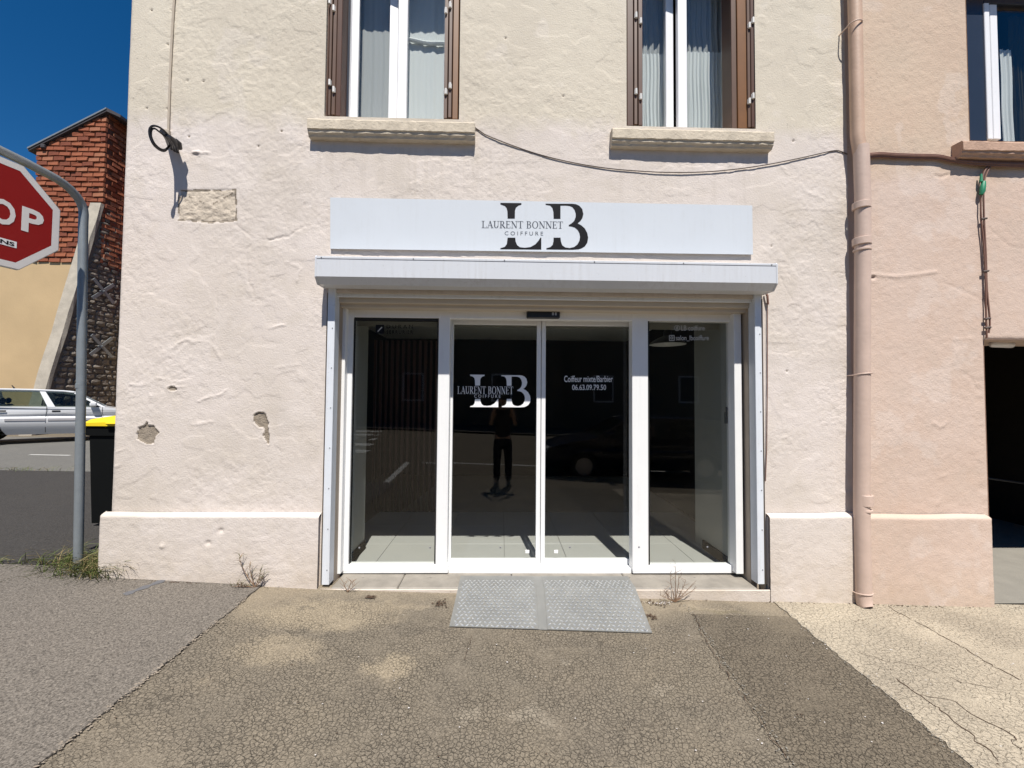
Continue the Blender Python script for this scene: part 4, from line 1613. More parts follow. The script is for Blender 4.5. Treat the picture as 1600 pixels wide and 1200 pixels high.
def nwall_y(X, Z):
    y = .010 * vnoise(X, Z, 1.3, 51) + .003 * vnoise(X, Z, 3.7, 52) + .0014 * vnoise(X, Z, 9, 53) + .0015 * vnoise(X, Z, 22, 54) + .002 * vnoise(X, Z, 44, 57)
    rough = np.clip((X - 3.9) / .4, 0, 1) * np.clip((2.3 - Z) / .5, 0, 1)
    y += rough * .006 * np.abs(vnoise(X, Z, 12, 55)) * 2 * (1 + vnoise(X, Z, 30, 56))
    for p, h, wd in NRIDGE:
        y -= h * np.exp(-(dist_line(X, Z, p) / wd) ** 2) * (1 + .6 * vnoise(X, Z, 45, 58))
    for a, b, c, d in NH:
        dx = np.maximum(np.maximum(a - X, X - b), 0)
        dz = np.maximum(np.maximum(c - Z, Z - d), 0)
        y *= np.clip(np.hypot(dx, dz) / .04, 0, 1)
        k = np.clip(np.hypot(dx, dz) / .025, 0, 1)
        y += .012 * (1 - k) ** 2
    return y + .006


xs = np.concatenate([lines(XR, 5.2, .013, [GO[0], NW[0]]), lines(5.2, NX1, .1, [GO[1], NW[1]])[1:]])
zs = np.concatenate([lines(-.3, 5.15, .013, [GO[3], NW[2]]), lines(5.15, BZ - .5, .1, [NW[3]])[1:]])
relief('wall', xs, zs, nwall_y, NH, [M['peach']], nb)
ZPN = P(1450, 806, -.05).z
plinth(XR + .004, P(1555, 870, -.05).x, ZPN, M['peach'], nb, 60, (0, 1))
plinth(GO[1] - .02, NX1, ZPN, M['peach'], nb, 70, (1, 0))
mb = MB()
mb.box((NX1 - .3, .03, -.3), (NX1, 9, BZ - .5))
mb.box((XR + .05, 8.7, -.3), (NX1 - .3, 9, BZ - .5))
mb.build('side_wall', M['peach'], nb)
mb = MB()
mb.box((XR + .01, -.05, BZ - .5), (NX1 + .2, 9.2, BZ - .32))
mb.build('roof', M['rooftile'], nb)
a, b, c, d = GO
mb = MB()
mb.quad((a, .012, -.3), (a, .4, -.3), (a, .4, d), (a, .012, d))
mb.quad((b, .012, -.3), (b, .4, -.3), (b, .4, d), (b, .012, d))
mb.quad((a, .012, d), (b, .012, d), (b, .4, d), (a, .4, d))
mb.build('reveal', M['peach'], nb, recalc=False)
mb = MB()
a, b, c, d = NW
mb.quad((a, .012, c), (a, .2, c), (a, .2, d), (a, .012, d))
mb.quad((b, .012, c), (b, .2, c), (b, .2, d), (b, .012, d))
mb.quad((a, .012, d), (b, .012, d), (b, .2, d), (a, .2, d))
mb.quad((a, .012, c), (b, .012, c), (b, .2, c), (a, .2, c))
mb.build('reveal', M['peach'], nb, recalc=False)
# garage room
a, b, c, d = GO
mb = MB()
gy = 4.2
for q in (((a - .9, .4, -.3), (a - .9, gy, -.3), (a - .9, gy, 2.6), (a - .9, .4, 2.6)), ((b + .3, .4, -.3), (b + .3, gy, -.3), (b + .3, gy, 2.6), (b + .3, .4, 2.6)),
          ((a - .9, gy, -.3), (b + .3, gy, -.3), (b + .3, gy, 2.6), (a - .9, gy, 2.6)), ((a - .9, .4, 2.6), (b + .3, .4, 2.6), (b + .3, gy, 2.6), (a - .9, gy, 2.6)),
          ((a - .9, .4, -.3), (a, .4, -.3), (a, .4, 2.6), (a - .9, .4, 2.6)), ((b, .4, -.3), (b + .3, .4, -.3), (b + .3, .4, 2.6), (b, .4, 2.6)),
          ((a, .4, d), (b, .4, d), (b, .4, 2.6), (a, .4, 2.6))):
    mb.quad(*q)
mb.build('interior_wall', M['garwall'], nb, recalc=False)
zgar = zg(gx + .2, 0) + .02
gf = MB()
gf.quad((a - .9, .0, zgar), (b + .3, .0, zgar), (b + .3, gy, zgar + .02), (a - .9, gy, zgar + .02))
gfo = gf.build('garage_floor', M['conc'], recalc=False)
gfo['kind'] = 'structure'
mb = MB()
mb.tube([(a - .1, 1.13, P(1545, 720, 1.13).z), (b, 1.13, P(1600, 731, 1.13).z - .3)], .012, 8)
single(mb.build('garage_cable', M['black']), 'black cable strung across the dark garage opening', 'cable')
# tube lamp under the lintel
sl_ = thing('strip_light', P(1567, 539, .2), 'pale tube lamp fixed under the garage lintel at the right edge', 'lamp')
mb = MB()
mb.tube([P(1547, 538, .16), P(1551, 538, .16), P(1580, 539, .2), P(1584, 539, .2)], [.012, .028, .028, .012], 14)
mb.build('tube_cover', M['white_pvc'], sl_, smooth=True)
mb = MB()
pa, pb = P(1550, 533, .18), P(1580, 534, .2)
mb.box((pa.x, .16, pa.z - .005), (pb.x, .22, gz - .001), 0, .004)
mb.build('mount', M['black'], sl_)
# window of the neighbour
YN = .12
f = MB()
xa = NW[0]
f.box((xa, YN, NW[2]), (P(1540, 110, YN).x, YN + .06, NW[3]), 0, .004)
f.box((NW[1] - .08, YN, NW[2]), (NW[1], YN + .06, NW[3]), 0, .004)
f.box((P(1540, 110, YN).x, YN, NW[3] - .08), (NW[1] - .08, YN + .06, NW[3]), 0, .004)
nf = f.build('window', M['navy'], nb)
s = MB()
pbox(s, 1541, 0, 1549, 217, YN - .012, YN + .04, .004)
pbox(s, 1549.5, 0, 1561, 217, YN + .0, YN + .04, .004)
xs_ = P(1561, 110, YN).x
s.box((xs_, YN + .001, NW[2] + .0), (NW[1] - .1, YN + .04, NW[2] + .045), 0, .003)
zt_ = max(v[2] for v in s.v)
s.v = [(v[0], v[1], NW[3] - .09 if v[2] > NW[2] + .6 else (NW[2] if v[2] < NW[2] + .03 else v[2])) for v in s.v]
s.build('sash', M['white_pvc'], nf)
g_ = MB()
g_.box((xs_ - .005, YN + .018, NW[2] + .04), (NW[1] - .08, YN + .026, NW[3] - .08))
g_.build('pane', M['win_glass'], nf)
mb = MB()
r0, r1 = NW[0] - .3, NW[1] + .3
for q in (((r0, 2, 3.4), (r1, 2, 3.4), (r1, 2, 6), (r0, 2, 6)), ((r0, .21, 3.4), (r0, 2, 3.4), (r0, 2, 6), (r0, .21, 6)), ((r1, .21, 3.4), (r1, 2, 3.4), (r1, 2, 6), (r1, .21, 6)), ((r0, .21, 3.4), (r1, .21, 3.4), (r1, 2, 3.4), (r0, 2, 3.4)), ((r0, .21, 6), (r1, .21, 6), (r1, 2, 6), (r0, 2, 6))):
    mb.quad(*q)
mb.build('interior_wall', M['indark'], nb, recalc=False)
curtain(P(1562, 100, .26).x, P(1581, 100, .26).x, NW[2], P(1570, 78, .26).z, .26, 2, .012, M['curtain_thick'], 'short white curtain behind the glass of the peach house window', seed=12)
curtain(P(1581, 100, .30).x, NW[1], NW[2], NW[3], .32, 7, .02, M['curtain_dark'], 'dark olive curtain inside the peach house window at the right edge', seed=13)
sill(1505, 1505 + 260, 222, 245, .09, M['peach_sill'], nb)

# ================================================================== DRAINPIPE
dp = thing('drainpipe', P(1348, 940, -.07), 'peach painted drainpipe running down the joint between the two houses', 'drainpipe')
up = P(1338, 110, -.075)
lo_t, lo_b = P(1347, 260, -.085), P(1349, 930, -.085)
rU, rL = .050, .056
mb = MB()
zsl = P(1346, 229, -.085).z
mb.tube([(P(1336, 20, -.075).x - .005, -.075, 5.6), (P(1336, 20, -.075).x, -.075, 5.0), (lo_t.x - .03, -.078, zsl + .1), (lo_t.x - .012, -.08, zsl - .05)], rU, 20)
mb.build('upper_pipe', M['pipe_up'], dp, smooth=True)
mb = MB()
zb_ = zg(lo_b.x, -.1)
mb.tube([(lo_t.x - .006, -.085, zsl), (lo_t.x, -.085, lo_t.z - .3), (lo_b.x, -.085, .75), (lo_b.x, -.087, zb_ + .09), (lo_b.x + .002, -.092, zb_ + .03), (lo_b.x + .004, -.11, zb_ + .006)], [rL, rL, rL, rL, rL, rL * .9], 24)
mb.build('lower_pipe', M['pipe'], dp, smooth=True)


def collar(px, py, dr_, h, n='collar', x=None):
    c = P(px, py, -.085)
    mb = MB()
    R_ = rL + dr_
    mb.lathe([(rL - .004, -h / 2 - .004), (R_ - .003, -h / 2 - .003), (R_, -h / 2), (R_, h / 2), (R_ - .003, h / 2 + .003), (rL - .004, h / 2 + .004)], (c.x if x is None else x, -.085, c.z), seg=24)
    return mb.build(n, M['pipe'], dp, smooth=True)


collar(1346, 322, .009, .05)
collar(1346.5, 378, .010, .055)
collar(1347, 391, .007, .012)
collar(1349, 781, .010, .085)
collar(1349, 797, .006, .014)


def bracket(px, py, r, pin=True):
    c = P(px, py, -.085)
    mb = MB()
    pts = []
    for k in range(13):
        a = radians(180 + 200 * k / 12 - 10)
        pts.append((c.x + (r + .004) * cos(a), -.085 + (r + .004) * sin(a), c.z + .006 * sin(k / 12 * pi) + (.012 * k / 12)))
    pts += [(c.x + r + .03, -.03, c.z + .014), (c.x + r + .032, .01, c.z + .012)]
    mb.tube([(c.x - r - .006, .01, c.z - .002)] + pts, .0055, 8)
    return mb.build('bracket', M['pipe'], dp, smooth=True)


bracket(1334, 42, rU + .002)
bracket(1348, 586, rL)
bracket(1349, 927, rL)

# ================================================================== CABLES
def rounded(q):
    out = []
    for i in range(len(q) - 1):
        p0, p1, p2, p3 = q[max(i - 1, 0)], q[i], q[i + 1], q[min(i + 2, len(q) - 1)]
        for t in (0, .25, .5, .75):
            out.append(.5 * ((2 * p1) + (p2 - p0) * t + (2 * p0 - 5 * p1 + 4 * p2 - p3) * t * t + (3 * p1 - p0 - 3 * p2 + p3) * t ** 3))
    return out + [q[-1]]


def wire(name, pts, r, mat, label, Y=-.012, cat='cable', seg=6, dense=True, group=None):
    q = []
    for p in pts:
        q.append(P(p[0], p[1], Y if len(p) < 3 else p[2]))
    if dense:                                                              # rounded with Catmull-Rom
        out = []
        for i in range(len(q) - 1):
            p0, p1, p2, p3 = q[max(i - 1, 0)], q[i], q[i + 1], q[min(i + 2, len(q) - 1)]
            for t in (0, .25, .5, .75):
                out.append(.5 * ((2 * p1) + (p2 - p0) * t + (2 * p0 - 5 * p1 + 4 * p2 - p3) * t * t + (3 * p1 - p0 - 3 * p2 + p3) * t ** 3))
        q = out + [q[-1]]
    mb = MB()
    mb.tube(q, r, seg)
    o = mb.build(name, mat, smooth=True)
    return single(o, label, cat, group)


wire('facade_cable', [(742, 199), (752, 206), (762, 212), (800, 227), (845, 242), (895, 254), (950, 263), (1010, 268), (1060, 269.5), (1110, 268), (1160, 263), (1205, 256), (1250, 247), (1285, 239), (1302, 235.5), (1312, 236), (1324, 241)], .0042, M['cable'], 'thin dark cable sagging across the wall between the two window sills and drainpipe', -.0065)
wire('conduit', [(274, -30), (272, 0), (268, 70), (265, 140), (263, 205)], .009, M['conduit'], 'thin painted conduit rising up the wall above the black cable stub', -.012)
cs = thing('cable_stub', P(262, 225, -.05), 'black cable loop with connectors sticking out of the wall near the left corner', 'cable')
mb = MB()
stub = [(268, 232, -.0), (266, 221, -.10), (262, 214, -.16), (256, 208, -.21)]
for dx, dz in ((0, 0), (5, 3), (-4, -4), (9, 5)):
    mb.tube([P(a + dx, b + dz, y) for a, b, y in stub], [.013, .02, .021, .012], 10)
mb.tube([P(281, 232, -.06), P(279, 224, -.1), (P(274, 218, -.13))], [.018, .022, .012], 10)
mb.build('connector', M['cable_black'], cs, smooth=True)
mb = MB()
lp = [(262, 210, -.2), (255, 203, -.24), (246, 197.5, -.27), (238, 197, -.28), (233.5, 203, -.28), (234.5, 214, -.27), (240, 226, -.25), (249, 234, -.2), (257, 236, -.14), (263, 230, -.08), (266, 226, -.0)]
mb.tube(rounded([P(*q) for q in lp]), .0075, 8)
lp2 = [(258, 213, -.19), (249, 206, -.24), (242, 201, -.262), (237, 203, -.27), (236.5, 213, -.262), (241.5, 224, -.24), (250, 232, -.19), (258, 233.5, -.13), (264, 228, -.07)]
mb.tube(rounded([P(*q) for q in lp2]), .0065, 8)
mb.build('cable_loop', M['cable_black'], cs, smooth=True)
mb = MB()
c = P(262, 207, -.01)
mb.box((c.x - .02, -.03, c.z - .03), (c.x + .02, .004, c.z + .02), 0, .006)
mb.build('clip', M['conduit'], cs)
# cables of the neighbour
for k, (dy, r) in enumerate(((0, .011), (5, .010), (2, .012))):
    wire('cable_run', [(1356, 241 + dy), (1375, 239.5 + dy), (1400, 241 + dy), (1430, 242 + dy), (1465, 243 + dy), (1485, 247 + dy), (1505, 250 + dy), (1540, 253 + dy), (1620, 256 + dy)], r, M['cable_brown'],
         ('topmost', 'lowest', 'middle')[k] + ' brown cable of the bundle running from drainpipe under the right window sill', -.018 - .006 * (k == 2), group='cables under the right window')
for k, pts in enumerate(([(1546, 256), (1538, 268), (1534, 285), (1532.5, 330), (1537, 380), (1540, 440), (1541, 500), (1542, 528)],
                         [(1550, 256), (1542, 270), (1537, 290), (1537.5, 340), (1540.5, 400), (1542, 450), (1546.5, 500), (1545, 520)])):
    wire('cable_drop', pts, .0075, M['cable_brown'], ('left', 'right')[k] + ' brown cable of the pair dropping to the garage lintel', -.014, group='cables dropping to the garage')
for row, which in ((342, 'topmost'), (424, 'second from top'), (498, 'third from top'), (512, 'lowest')):
    c = P(1537 + (row - 342) * .035, row, -.016)
    mb = MB()
    mb.tube([(c.x - .025, -.018, c.z - .003), (c.x + .022, -.02, c.z + .004)], .009, 8)
    single(mb.build('cable_tie', M['cable']), which + ' small brown tie round the pair of cables above the garage', 'cable tie', 'ties on the garage cables')
mb = MB()
mb.tube([P(1537, 284, -.02), P(1536, 290, -.024), P(1535, 299, -.026), P(1533, 304, -.022)], [.014, .019, .020, .013], 10)
mb.tube([P(1533, 272, -.02), P(1533, 284, -.022)], [.008, .012], 8)
single(mb.build('green_joint', M['green'], smooth=True), 'green taped cable joint under the right window sill', 'cable joint')

# ================================================================== ACCESS RAMP
rt = [P(716, 903, .1), P(990, 903, .1)]
b0, b1 = G(702, 981), G(1019, 991)
rp = thing('access_ramp', ((b0.x + b1.x) / 2, b0.y, b0.z), 'grey tread plate access ramp lying in front of the sliding doors', 'ramp')
A_, B_, C_, D_ = Vector((0, -.04, zth(-.35) + .010)), Vector((0, -.04, zth(1.1) + .010)), Vector((b1.x, b1.y, b1.z + .012)), Vector((b0.x, b0.y, b0.z + .012))
A_.x = P(716, 914, -.04).x
B_.x = P(992.5, 914, -.04).x
LIP = Vector((0, .20, .004))
nrm = (B_ - A_).cross(D_ - A_).normalized()
if nrm.z < 0:
    nrm = -nrm
SEAM0, SEAM1 = .438, .482


def rpt(u, v):
    if v < 0:                                                              # the lip that lies on the threshold
        return A_ * (1 - u) + B_ * u - LIP * v * 3
    return (A_ * (1 - u) + B_ * u) * (1 - v) + (D_ * (1 - u) + C_ * u) * v


def strip_plate(mb, u0, u1, dz):
    rows = [-1 / 3, 0, 1]
    vs = [rpt(u, v) + nrm * (dz + o_) for o_ in (0, -.005) for v in rows for u in (u0, u1)]
    fs = []
    for k in range(2):
        a = 2 * k
        fs += [(a, a + 1, a + 3, a + 2), (6 + a, 8 + a, 9 + a, 7 + a), (a, a + 2, a + 8, a + 6), (a + 1, a + 7, a + 9, a + 3)]
    fs += [(0, 6, 7, 1), (4, 5, 11, 10)]
    mb.add(vs, fs)


mb = MB()
strip_plate(mb, 0, SEAM0, 0)
strip_plate(mb, SEAM1, 1, 0)
mb.build('plate', M['tread'], rp)
mb = MB()
strip_plate(mb, SEAM0 + .0005, SEAM1 - .0005, -.003)
mb.build('centre_strip', M['tread'], rp)
mb = MB()
wR, hR = (B_ - A_).length, (D_ - A_).length
ux, vx = (B_ - A_).normalized(), (D_ - A_).normalized()
pit = .036
for j in range(-3, int(hR / pit * 1.04) + 1):
    for i in range(1, int(wR / pit * 1.2)):
        for sgn in (0,):
            v = j * pit / hR if j >= 0 else j * pit / .6
            u = (i * pit + (pit / 2 if j % 2 else 0)) / wR
            if v > .97 or v < -.32 or u > .985 or SEAM0 - .012 < u < SEAM1 + .012 or u < .015:
                continue
            c = rpt(u, v)
            an = radians(45 if (i + j) % 2 else -45)
            d1 = (ux * cos(an) + vx * sin(an)) * .0175
            d2 = (ux * -sin(an) + vx * cos(an)) * .0062
            t_ = nrm * .0048
            mb.add([c - d1, c + d2, c + d1, c - d2, c + t_ - d1 * .45, c + t_ + d1 * .45], [(0, 3, 4), (0, 4, 1), (1, 4, 5, 2), (3, 2, 5, 4)][:2] + [(1, 5, 2), (1, 4, 5), (2, 5, 3), (5, 4, 3)])
o = mb.build('tread_pattern', M['tread_top'], rp)
o['kind'] = 'stuff'
for (u, v) in ((.03, .95), (.3, .955), (.70, .955), (.97, .955)):
    mb = MB()
    c = rpt(u, v)
    mb.lathe([(.0001, .005), (.007, .004), (.009, 0)], c, seg=10)
    mb.build('bolt', M['darkmetal'], rp)

# ================================================================== STOP SIGN
YP = .07
spx = P(121, 885, YP)
pz0 = zg(spx.x, YP)
XS = PX((92, 360), -3.72)
xs0 = P(129, 600, YP).x
ssn = thing('stop_sign', (spx.x, YP, pz0), 'red octagonal STOP sign hanging from a grey crook pole at the left', 'stop sign')
mb = MB()
zc_ = P(131, 330, YP).z
xb_ = P(123, 880, YP).x
xt_ = P(131, 330, YP).x
path = [(xb_, YP, pz0 - .1), (xb_ + (xt_ - xb_) * .5, YP, (pz0 + zc_) / 2), (xt_, YP, zc_ - .12)]
RB = .26
for k in range(9):
    a = radians(90 * k / 8)
    path.append((xt_ - .01 * k / 8, YP - RB + RB * cos(a), zc_ - .02 + RB * .72 * sin(a)))
path += [(xt_ - .02, -.35, zc_ - .02 + RB * .76), (xt_ - .03, -.68, zc_ - .02 + RB * .76)]
mb.tube(path, .031, 18)
mb.build('pole', M['galv'], ssn, smooth=True)
mb = MB()
zj = P(127, 603, YP).z
mb.lathe([(.030, -.02), (.0335, -.018), (.0335, .018), (.030, .02)], (xb_ + (xt_ - xb_) * .55, YP, zj), seg=18)
mb.build('pole_sleeve', M['galv'], ssn, smooth=True)
# the plate hangs in the plane x = const, facing +x (seen obliquely); u runs along +y
pc = Vector((xt_ + .06, -.275, P(30, 350, -.3).z))
p_r = PX((93, 360), xt_ + .07)
Rs = .417
tw = radians(10)
uax, zax, nax = Vector((-sin(tw) * -1 * -1, cos(tw), 0)), Vector((0, 0, 1)), Vector((1, 0, 0))
uax = Vector((sin(tw), cos(tw), 0)).normalized()
nax = Vector((cos(tw), -sin(tw), 0))
pc.x = p_r.x - Rs * cos(pi / 8) * sin(tw)
pc.y = p_r.y - Rs * cos(pi / 8) * cos(tw)
pc.z = p_r.z


def oct_(r):
    return [(r * cos(pi / 8 + k * pi / 4), r * sin(pi / 8 + k * pi / 4)) for k in range(8)]


def sgp(u, v, h=0.0):
    return pc + uax * u + zax * v + nax * h


def plate(r, h0, h1, mat, name, hole=None):
    mb = MB()
    o_ = oct_(r)
    if hole is None:
        mb.add([sgp(u, v, h0) for u, v in o_] + [sgp(u, v, h1) for u, v in o_], [tuple(range(8)), tuple(range(15, 7, -1))] + [(i, (i + 1) % 8, 8 + (i + 1) % 8, 8 + i) for i in range(8)])
    else:
        i_ = oct_(hole)
        mb.add([sgp(u, v, h0) for u, v in o_] + [sgp(u, v, h1) for u, v in o_] + [sgp(u, v, h0) for u, v in i_] + [sgp(u, v, h1) for u, v in i_],
               [(i, (i + 1) % 8, 8 + (i + 1) % 8, 8 + i) for i in range(8)] + [(8 + i, 8 + (i + 1) % 8, 24 + (i + 1) % 8, 24 + i) for i in range(8)] + [(16 + i, 24 + i, 24 + (i + 1) % 8, 16 + (i + 1) % 8) for i in range(8)] + [(i, 16 + i, 16 + (i + 1) % 8, (i + 1) % 8) for i in range(8)])
    return mb.build(name, mat, ssn)


plate(Rs, -.022, .0, M['signback'], 'sign_plate')
plate(Rs - .006, .0002, .0035, M['signwhite'], 'sign_border', Rs * .875)
plate(Rs * .875 - .001, .0002, .003, M['signred'], 'sign_face')
for ch, u0, u1 in (('S', -.285, -.165), ('T', -.15, -.025), ('O', -.008, .127), ('P', .16, .285)):
    o = font_mesh(ch, lambda u, v, u0=u0, u1=u1: sgp(u0 + (u1 - u0) * u, -.09 + .18 * v, .0045), bold=.028).build('letter', M['signwhite'], ssn, recalc=False)
    md = o.modifiers.new('thick', 'SOLIDIFY')
    md.thickness = .001
mb = MB()
put_polys(mb, [[(0, 0), (1, 0), (1, 1), (0, 1)]], lambda u, v: sgp(-.03 + .17 * u, -.232 + .046 * v, .0042))
mb.build('sticker', M['print_white'], ssn, recalc=False)
font_mesh('FANS', lambda u, v: sgp(-.018 + .146 * u, -.224 + .029 * v, .0050), bold=.03).build('sticker_lettering', M['print_black'], ssn, recalc=False)
mb = MB()
for dv in (.13, -.30):
    mb.box((pc.x - .075, pc.y - .03 + (.15 if dv < 0 else 0), pc.z + dv), (pc.x - .02, pc.y + .2, pc.z + dv + .035), 0, .004)
mb.box((pc.x - .072, pc.y - .04, pc.z - .25), (pc.x - .03, pc.y + .04, zc_ - .02 + RB * .76), 0, .004)
mb.build('sign_bracket', M['signback'], ssn)

# ================================================================== WHEELIE BIN
bn = thing('wheelie_bin', (-4.0, 1.2, zg(-4, 1.1)), 'black wheeled bin with yellow lid beside the side wall of the corner house', 'bin')
bx0, bx1 = P(131, 750, 1.05).x, XL - .10
zb0 = zg(-4, 1.1)
zl = P(155, 664, 1.02).z
mb = MB()
vs = []
for (z, ix, iy) in ((zb0 + .05, .02, .04), (zl - .12, .0, .0), (zl - .115, -.02, -.02), (zl - .005, -.025, -.025)):
    vs += [(bx0 + .03 + ix, 1.06 + iy, z), (bx1 - ix, 1.06 + iy, z), (bx1 - ix, 1.80 - iy, z), (bx0 + .03 + ix, 1.80 - iy, z)]
fs = [(0, 3, 2, 1), (12, 13, 14, 15)]
for i in range(3):
    for k in range(4):
        fs.append((i * 4 + k, i * 4 + (k + 1) % 4, (i + 1) * 4 + (k + 1) % 4, (i + 1) * 4 + k))
mb.add(vs, fs)
mb.build('bin_body', M['binbody'], bn)
mb = MB()
vs = []
lid = [(1.02, zl - .012), (1.02, zl + .03), (1.10, zl + .085), (1.42, zl + .125), (1.78, zl + .10), (1.86, zl + .05), (1.86, zl)]
n = 18
for i in range(n + 1):
    u = i / n
    k = 1 - .35 * abs(2 * u - 1) ** 4
    x = bx0 + (bx1 + .03 - bx0) * u
    for (y, z) in lid:
        vs.append((x, y, zl + (z - zl) * (k if z > zl else 1)))
L = len(lid)
fs = [(i * L + k, (i + 1) * L + k, (i + 1) * L + (k + 1) % L, i * L + (k + 1) % L) for i in range(n) for k in range(L)] + [tuple(range(L)), tuple(n * L + k for k in range(L))]
mb.add(vs, fs)
mb.build('lid', M['yellow'], bn, smooth=True)
mb = MB()
mb.box((bx0 + .25, .985, zl + .004), (bx0 + .85, 1.03, zl + .03), 0, .01)
mb.build('lid_handle', M['yellow'], bn)
for x in (bx0 + .15, bx1 - .15):
    for y in (1.2, 1.7):
        mb = MB()
        mb.lathe([(.001, -.02), (.07, -.02), (.08, -.012), (.08, .012), (.07, .02), (.001, .02)], (x, y, zb0 + .08), 'x', 16)
        mb.build('wheel', M['tyre'], bn, smooth=True)


# ================================================================== CARS
def make_car(name, paint, clad, label, group):
    root = thing(name, (0, 0, 0), label, 'car', group)
    prof = [(2.12, .24), (2.20, .42), (2.18, .62), (2.10, .72), (1.6, .86), (1.02, .955), (.9, .95), (-1.9, .95), (-2.16, .93), (-2.2, .7), (-2.2, .40), (-2.14, .26)]
    hw = lambda x, z: (.80 + .045 * sin(pi * min(1, max(0, (z - .22) / .75)))) * (1 - .10 * max(0, (abs(x) - 1.5) / .7) ** 2) - .10 * max(0, (.58 - z) / .34) ** 1.3
    arch = lambda cx: [(cx + .355 * cos(a), .30 + .355 * sin(a)) for a in [radians(170 - 160 * k / 12) for k in range(13)]][::1]
    bot = [(-2.14, .26)] + [(-1.75, .24)] + arch(-1.33) + [(-.9, .235), (.9, .235)] + arch(1.33) + [(1.75, .24)]
    outline = prof[:-1][::1]
    side = bot + prof                                                      # bottom left to right, then over the top
    side = [p for i, p in enumerate(side) if i == 0 or (abs(p[0] - side[i - 1][0]) + abs(p[1] - side[i - 1][1])) > 1e-4]
    side = side[:-1] if abs(side[-1][0] - side[0][0]) < 1e-4 else side
    up_ = [(x, z) for x, z in side]
    mb = MB()
    tri = tessellate_polygon([[Vector((x, z, 0)) for x, z in up_]])
    n = len(up_)
    bmm = bmesh.new()
    for s_ in (1, -1):
        vv = [bmm.verts.new((x, s_ * hw(x, z), z)) for x, z in up_]
        for t in tri:
            try:
                bmm.faces.new([vv[i] for i in t])
            except ValueError:
                pass
    geom = list(bmm.verts) + list(bmm.edges) + list(bmm.faces)
    for zc_ in (.45, .62, .80):
        bmesh.ops.bisect_plane(bmm, geom=list(bmm.verts) + list(bmm.edges) + list(bmm.faces), plane_co=(0, 0, zc_), plane_no=(0, 0, 1))
    for v in bmm.verts:
        v.co.y = (1 if v.co.y > 0 else -1) * hw(v.co.x, v.co.z)
    # deck strips along the top, nose, tail and floor
    def strip(pts, clamp=1):
        last = None
        for x, z in pts:
            row = []
            for k in range(7):
                f = -1 + 2 * k / 6
                zz = z + .018 * (1 - f ** 4) * clamp
                row.append(bmm.verts.new((x, hw(x, z) * f, zz)))
            if last:
                for k in range(6):
                    bmm.faces.new((last[k], last[k + 1], row[k + 1], row[k]))
            last = row
    strip(prof)
    strip([(-2.14, .26), (-1.7, .24), (1.7, .24), (2.12, .24)], 0)
    bmesh.ops.remove_doubles(bmm, verts=bmm.verts, dist=.0005)
    bmesh.ops.recalc_face_normals(bmm, faces=bmm.faces)
    me = bpy.data.meshes.new('body')
    bmm.to_mesh(me)
    bmm.free()
    me.materials.append(paint)
    me.polygons.foreach_set('use_smooth', [True] * len(me.polygons))
    me.set_sharp_from_angle(angle=radians(35))
    body = bpy.data.objects.new('body', me)
    COL.objects.link(body)
    body.parent = root
    ORG[body.name] = Vector((0, 0, 0))
    # roof and pillars
    g = lambda x, z, s_: (x, s_ * (.80 - .20 * (z - .95) / .45), z)
    roof = MB()
    rp_ = [(.36, 1.355), (.15, 1.395), (-.5, 1.42), (-1.2, 1.41), (-1.72, 1.37)]
    vs = []
    for x, z in rp_:
        for k in range(9):
            f = -1 + 2 * k / 8
            vs.append((x, .615 * f, z - .05 * abs(f) ** 4))
    fs = [(i * 9 + k, i * 9 + k + 1, (i + 1) * 9 + k + 1, (i + 1) * 9 + k) for i in range(4) for k in range(8)]
    roof.add(vs, fs)
    ro = roof.build('roof', paint, root, smooth=True, local=True)
    md = ro.modifiers.new('thick', 'SOLIDIFY')
    md.thickness = .035
    md.offset = -1
    for s_ in (1, -1):
        for (xa, za, xb, zb_, wa, wb, dpt, nm) in ((1.0, .955, .34, 1.345, .05, .045, .05, 'pillar'), (-.08, .95, -.30, 1.37, .075, .055, .02, 'pillar'), (-1.22, .95, -1.30, 1.37, .07, .06, .02, 'pillar'), (-1.95, .94, -1.72, 1.345, .12, .10, .06, 'pillar')):
            mb = MB()
            a0, a1 = g(xa - wa, za, s_), g(xa + wa, za, s_)
            b0_, b1_ = g(xb - wb, zb_, s_), g(xb + wb, zb_, s_)
            off = Vector((0, -s_ * dpt - s_ * .01, 0))
            q = [Vector(a0), Vector(a1), Vector(b1_), Vector(b0_)]
            mb.add(q + [p + off for p in q], [(0, 1, 2, 3), (4, 7, 6, 5), (0, 4, 5, 1), (1, 5, 6, 2), (2, 6, 7, 3), (3, 7, 4, 0)])
            mb.build(nm, paint, root, local=True)
        rail = MB()
        pts = [g(.34, 1.345, s_), g(.12, 1.372, s_), g(-.5, 1.385, s_), g(-1.2, 1.38, s_), g(-1.72, 1.345, s_)]
        rail.tube(pts, .026, 8)
        rail.build('roof_rail', paint, root, smooth=True, local=True)
        for poly in ([(.95, .965), (.0, .965), (-.24, 1.36), (.32, 1.345)], [(-.14, .965), (-1.15, .965), (-1.25, 1.365), (-.34, 1.37)], [(-1.28, .965), (-1.86, .965), (-1.66, 1.34), (-1.36, 1.36)]):
            mb = MB()
            q = [Vector(g(x, z, s_)) - Vector((0, s_ * .012, 0)) for x, z in poly]
            mb.add(q, [(0, 1, 2, 3)])
            mb.build('side_window', M['car_glass'], root, local=True)
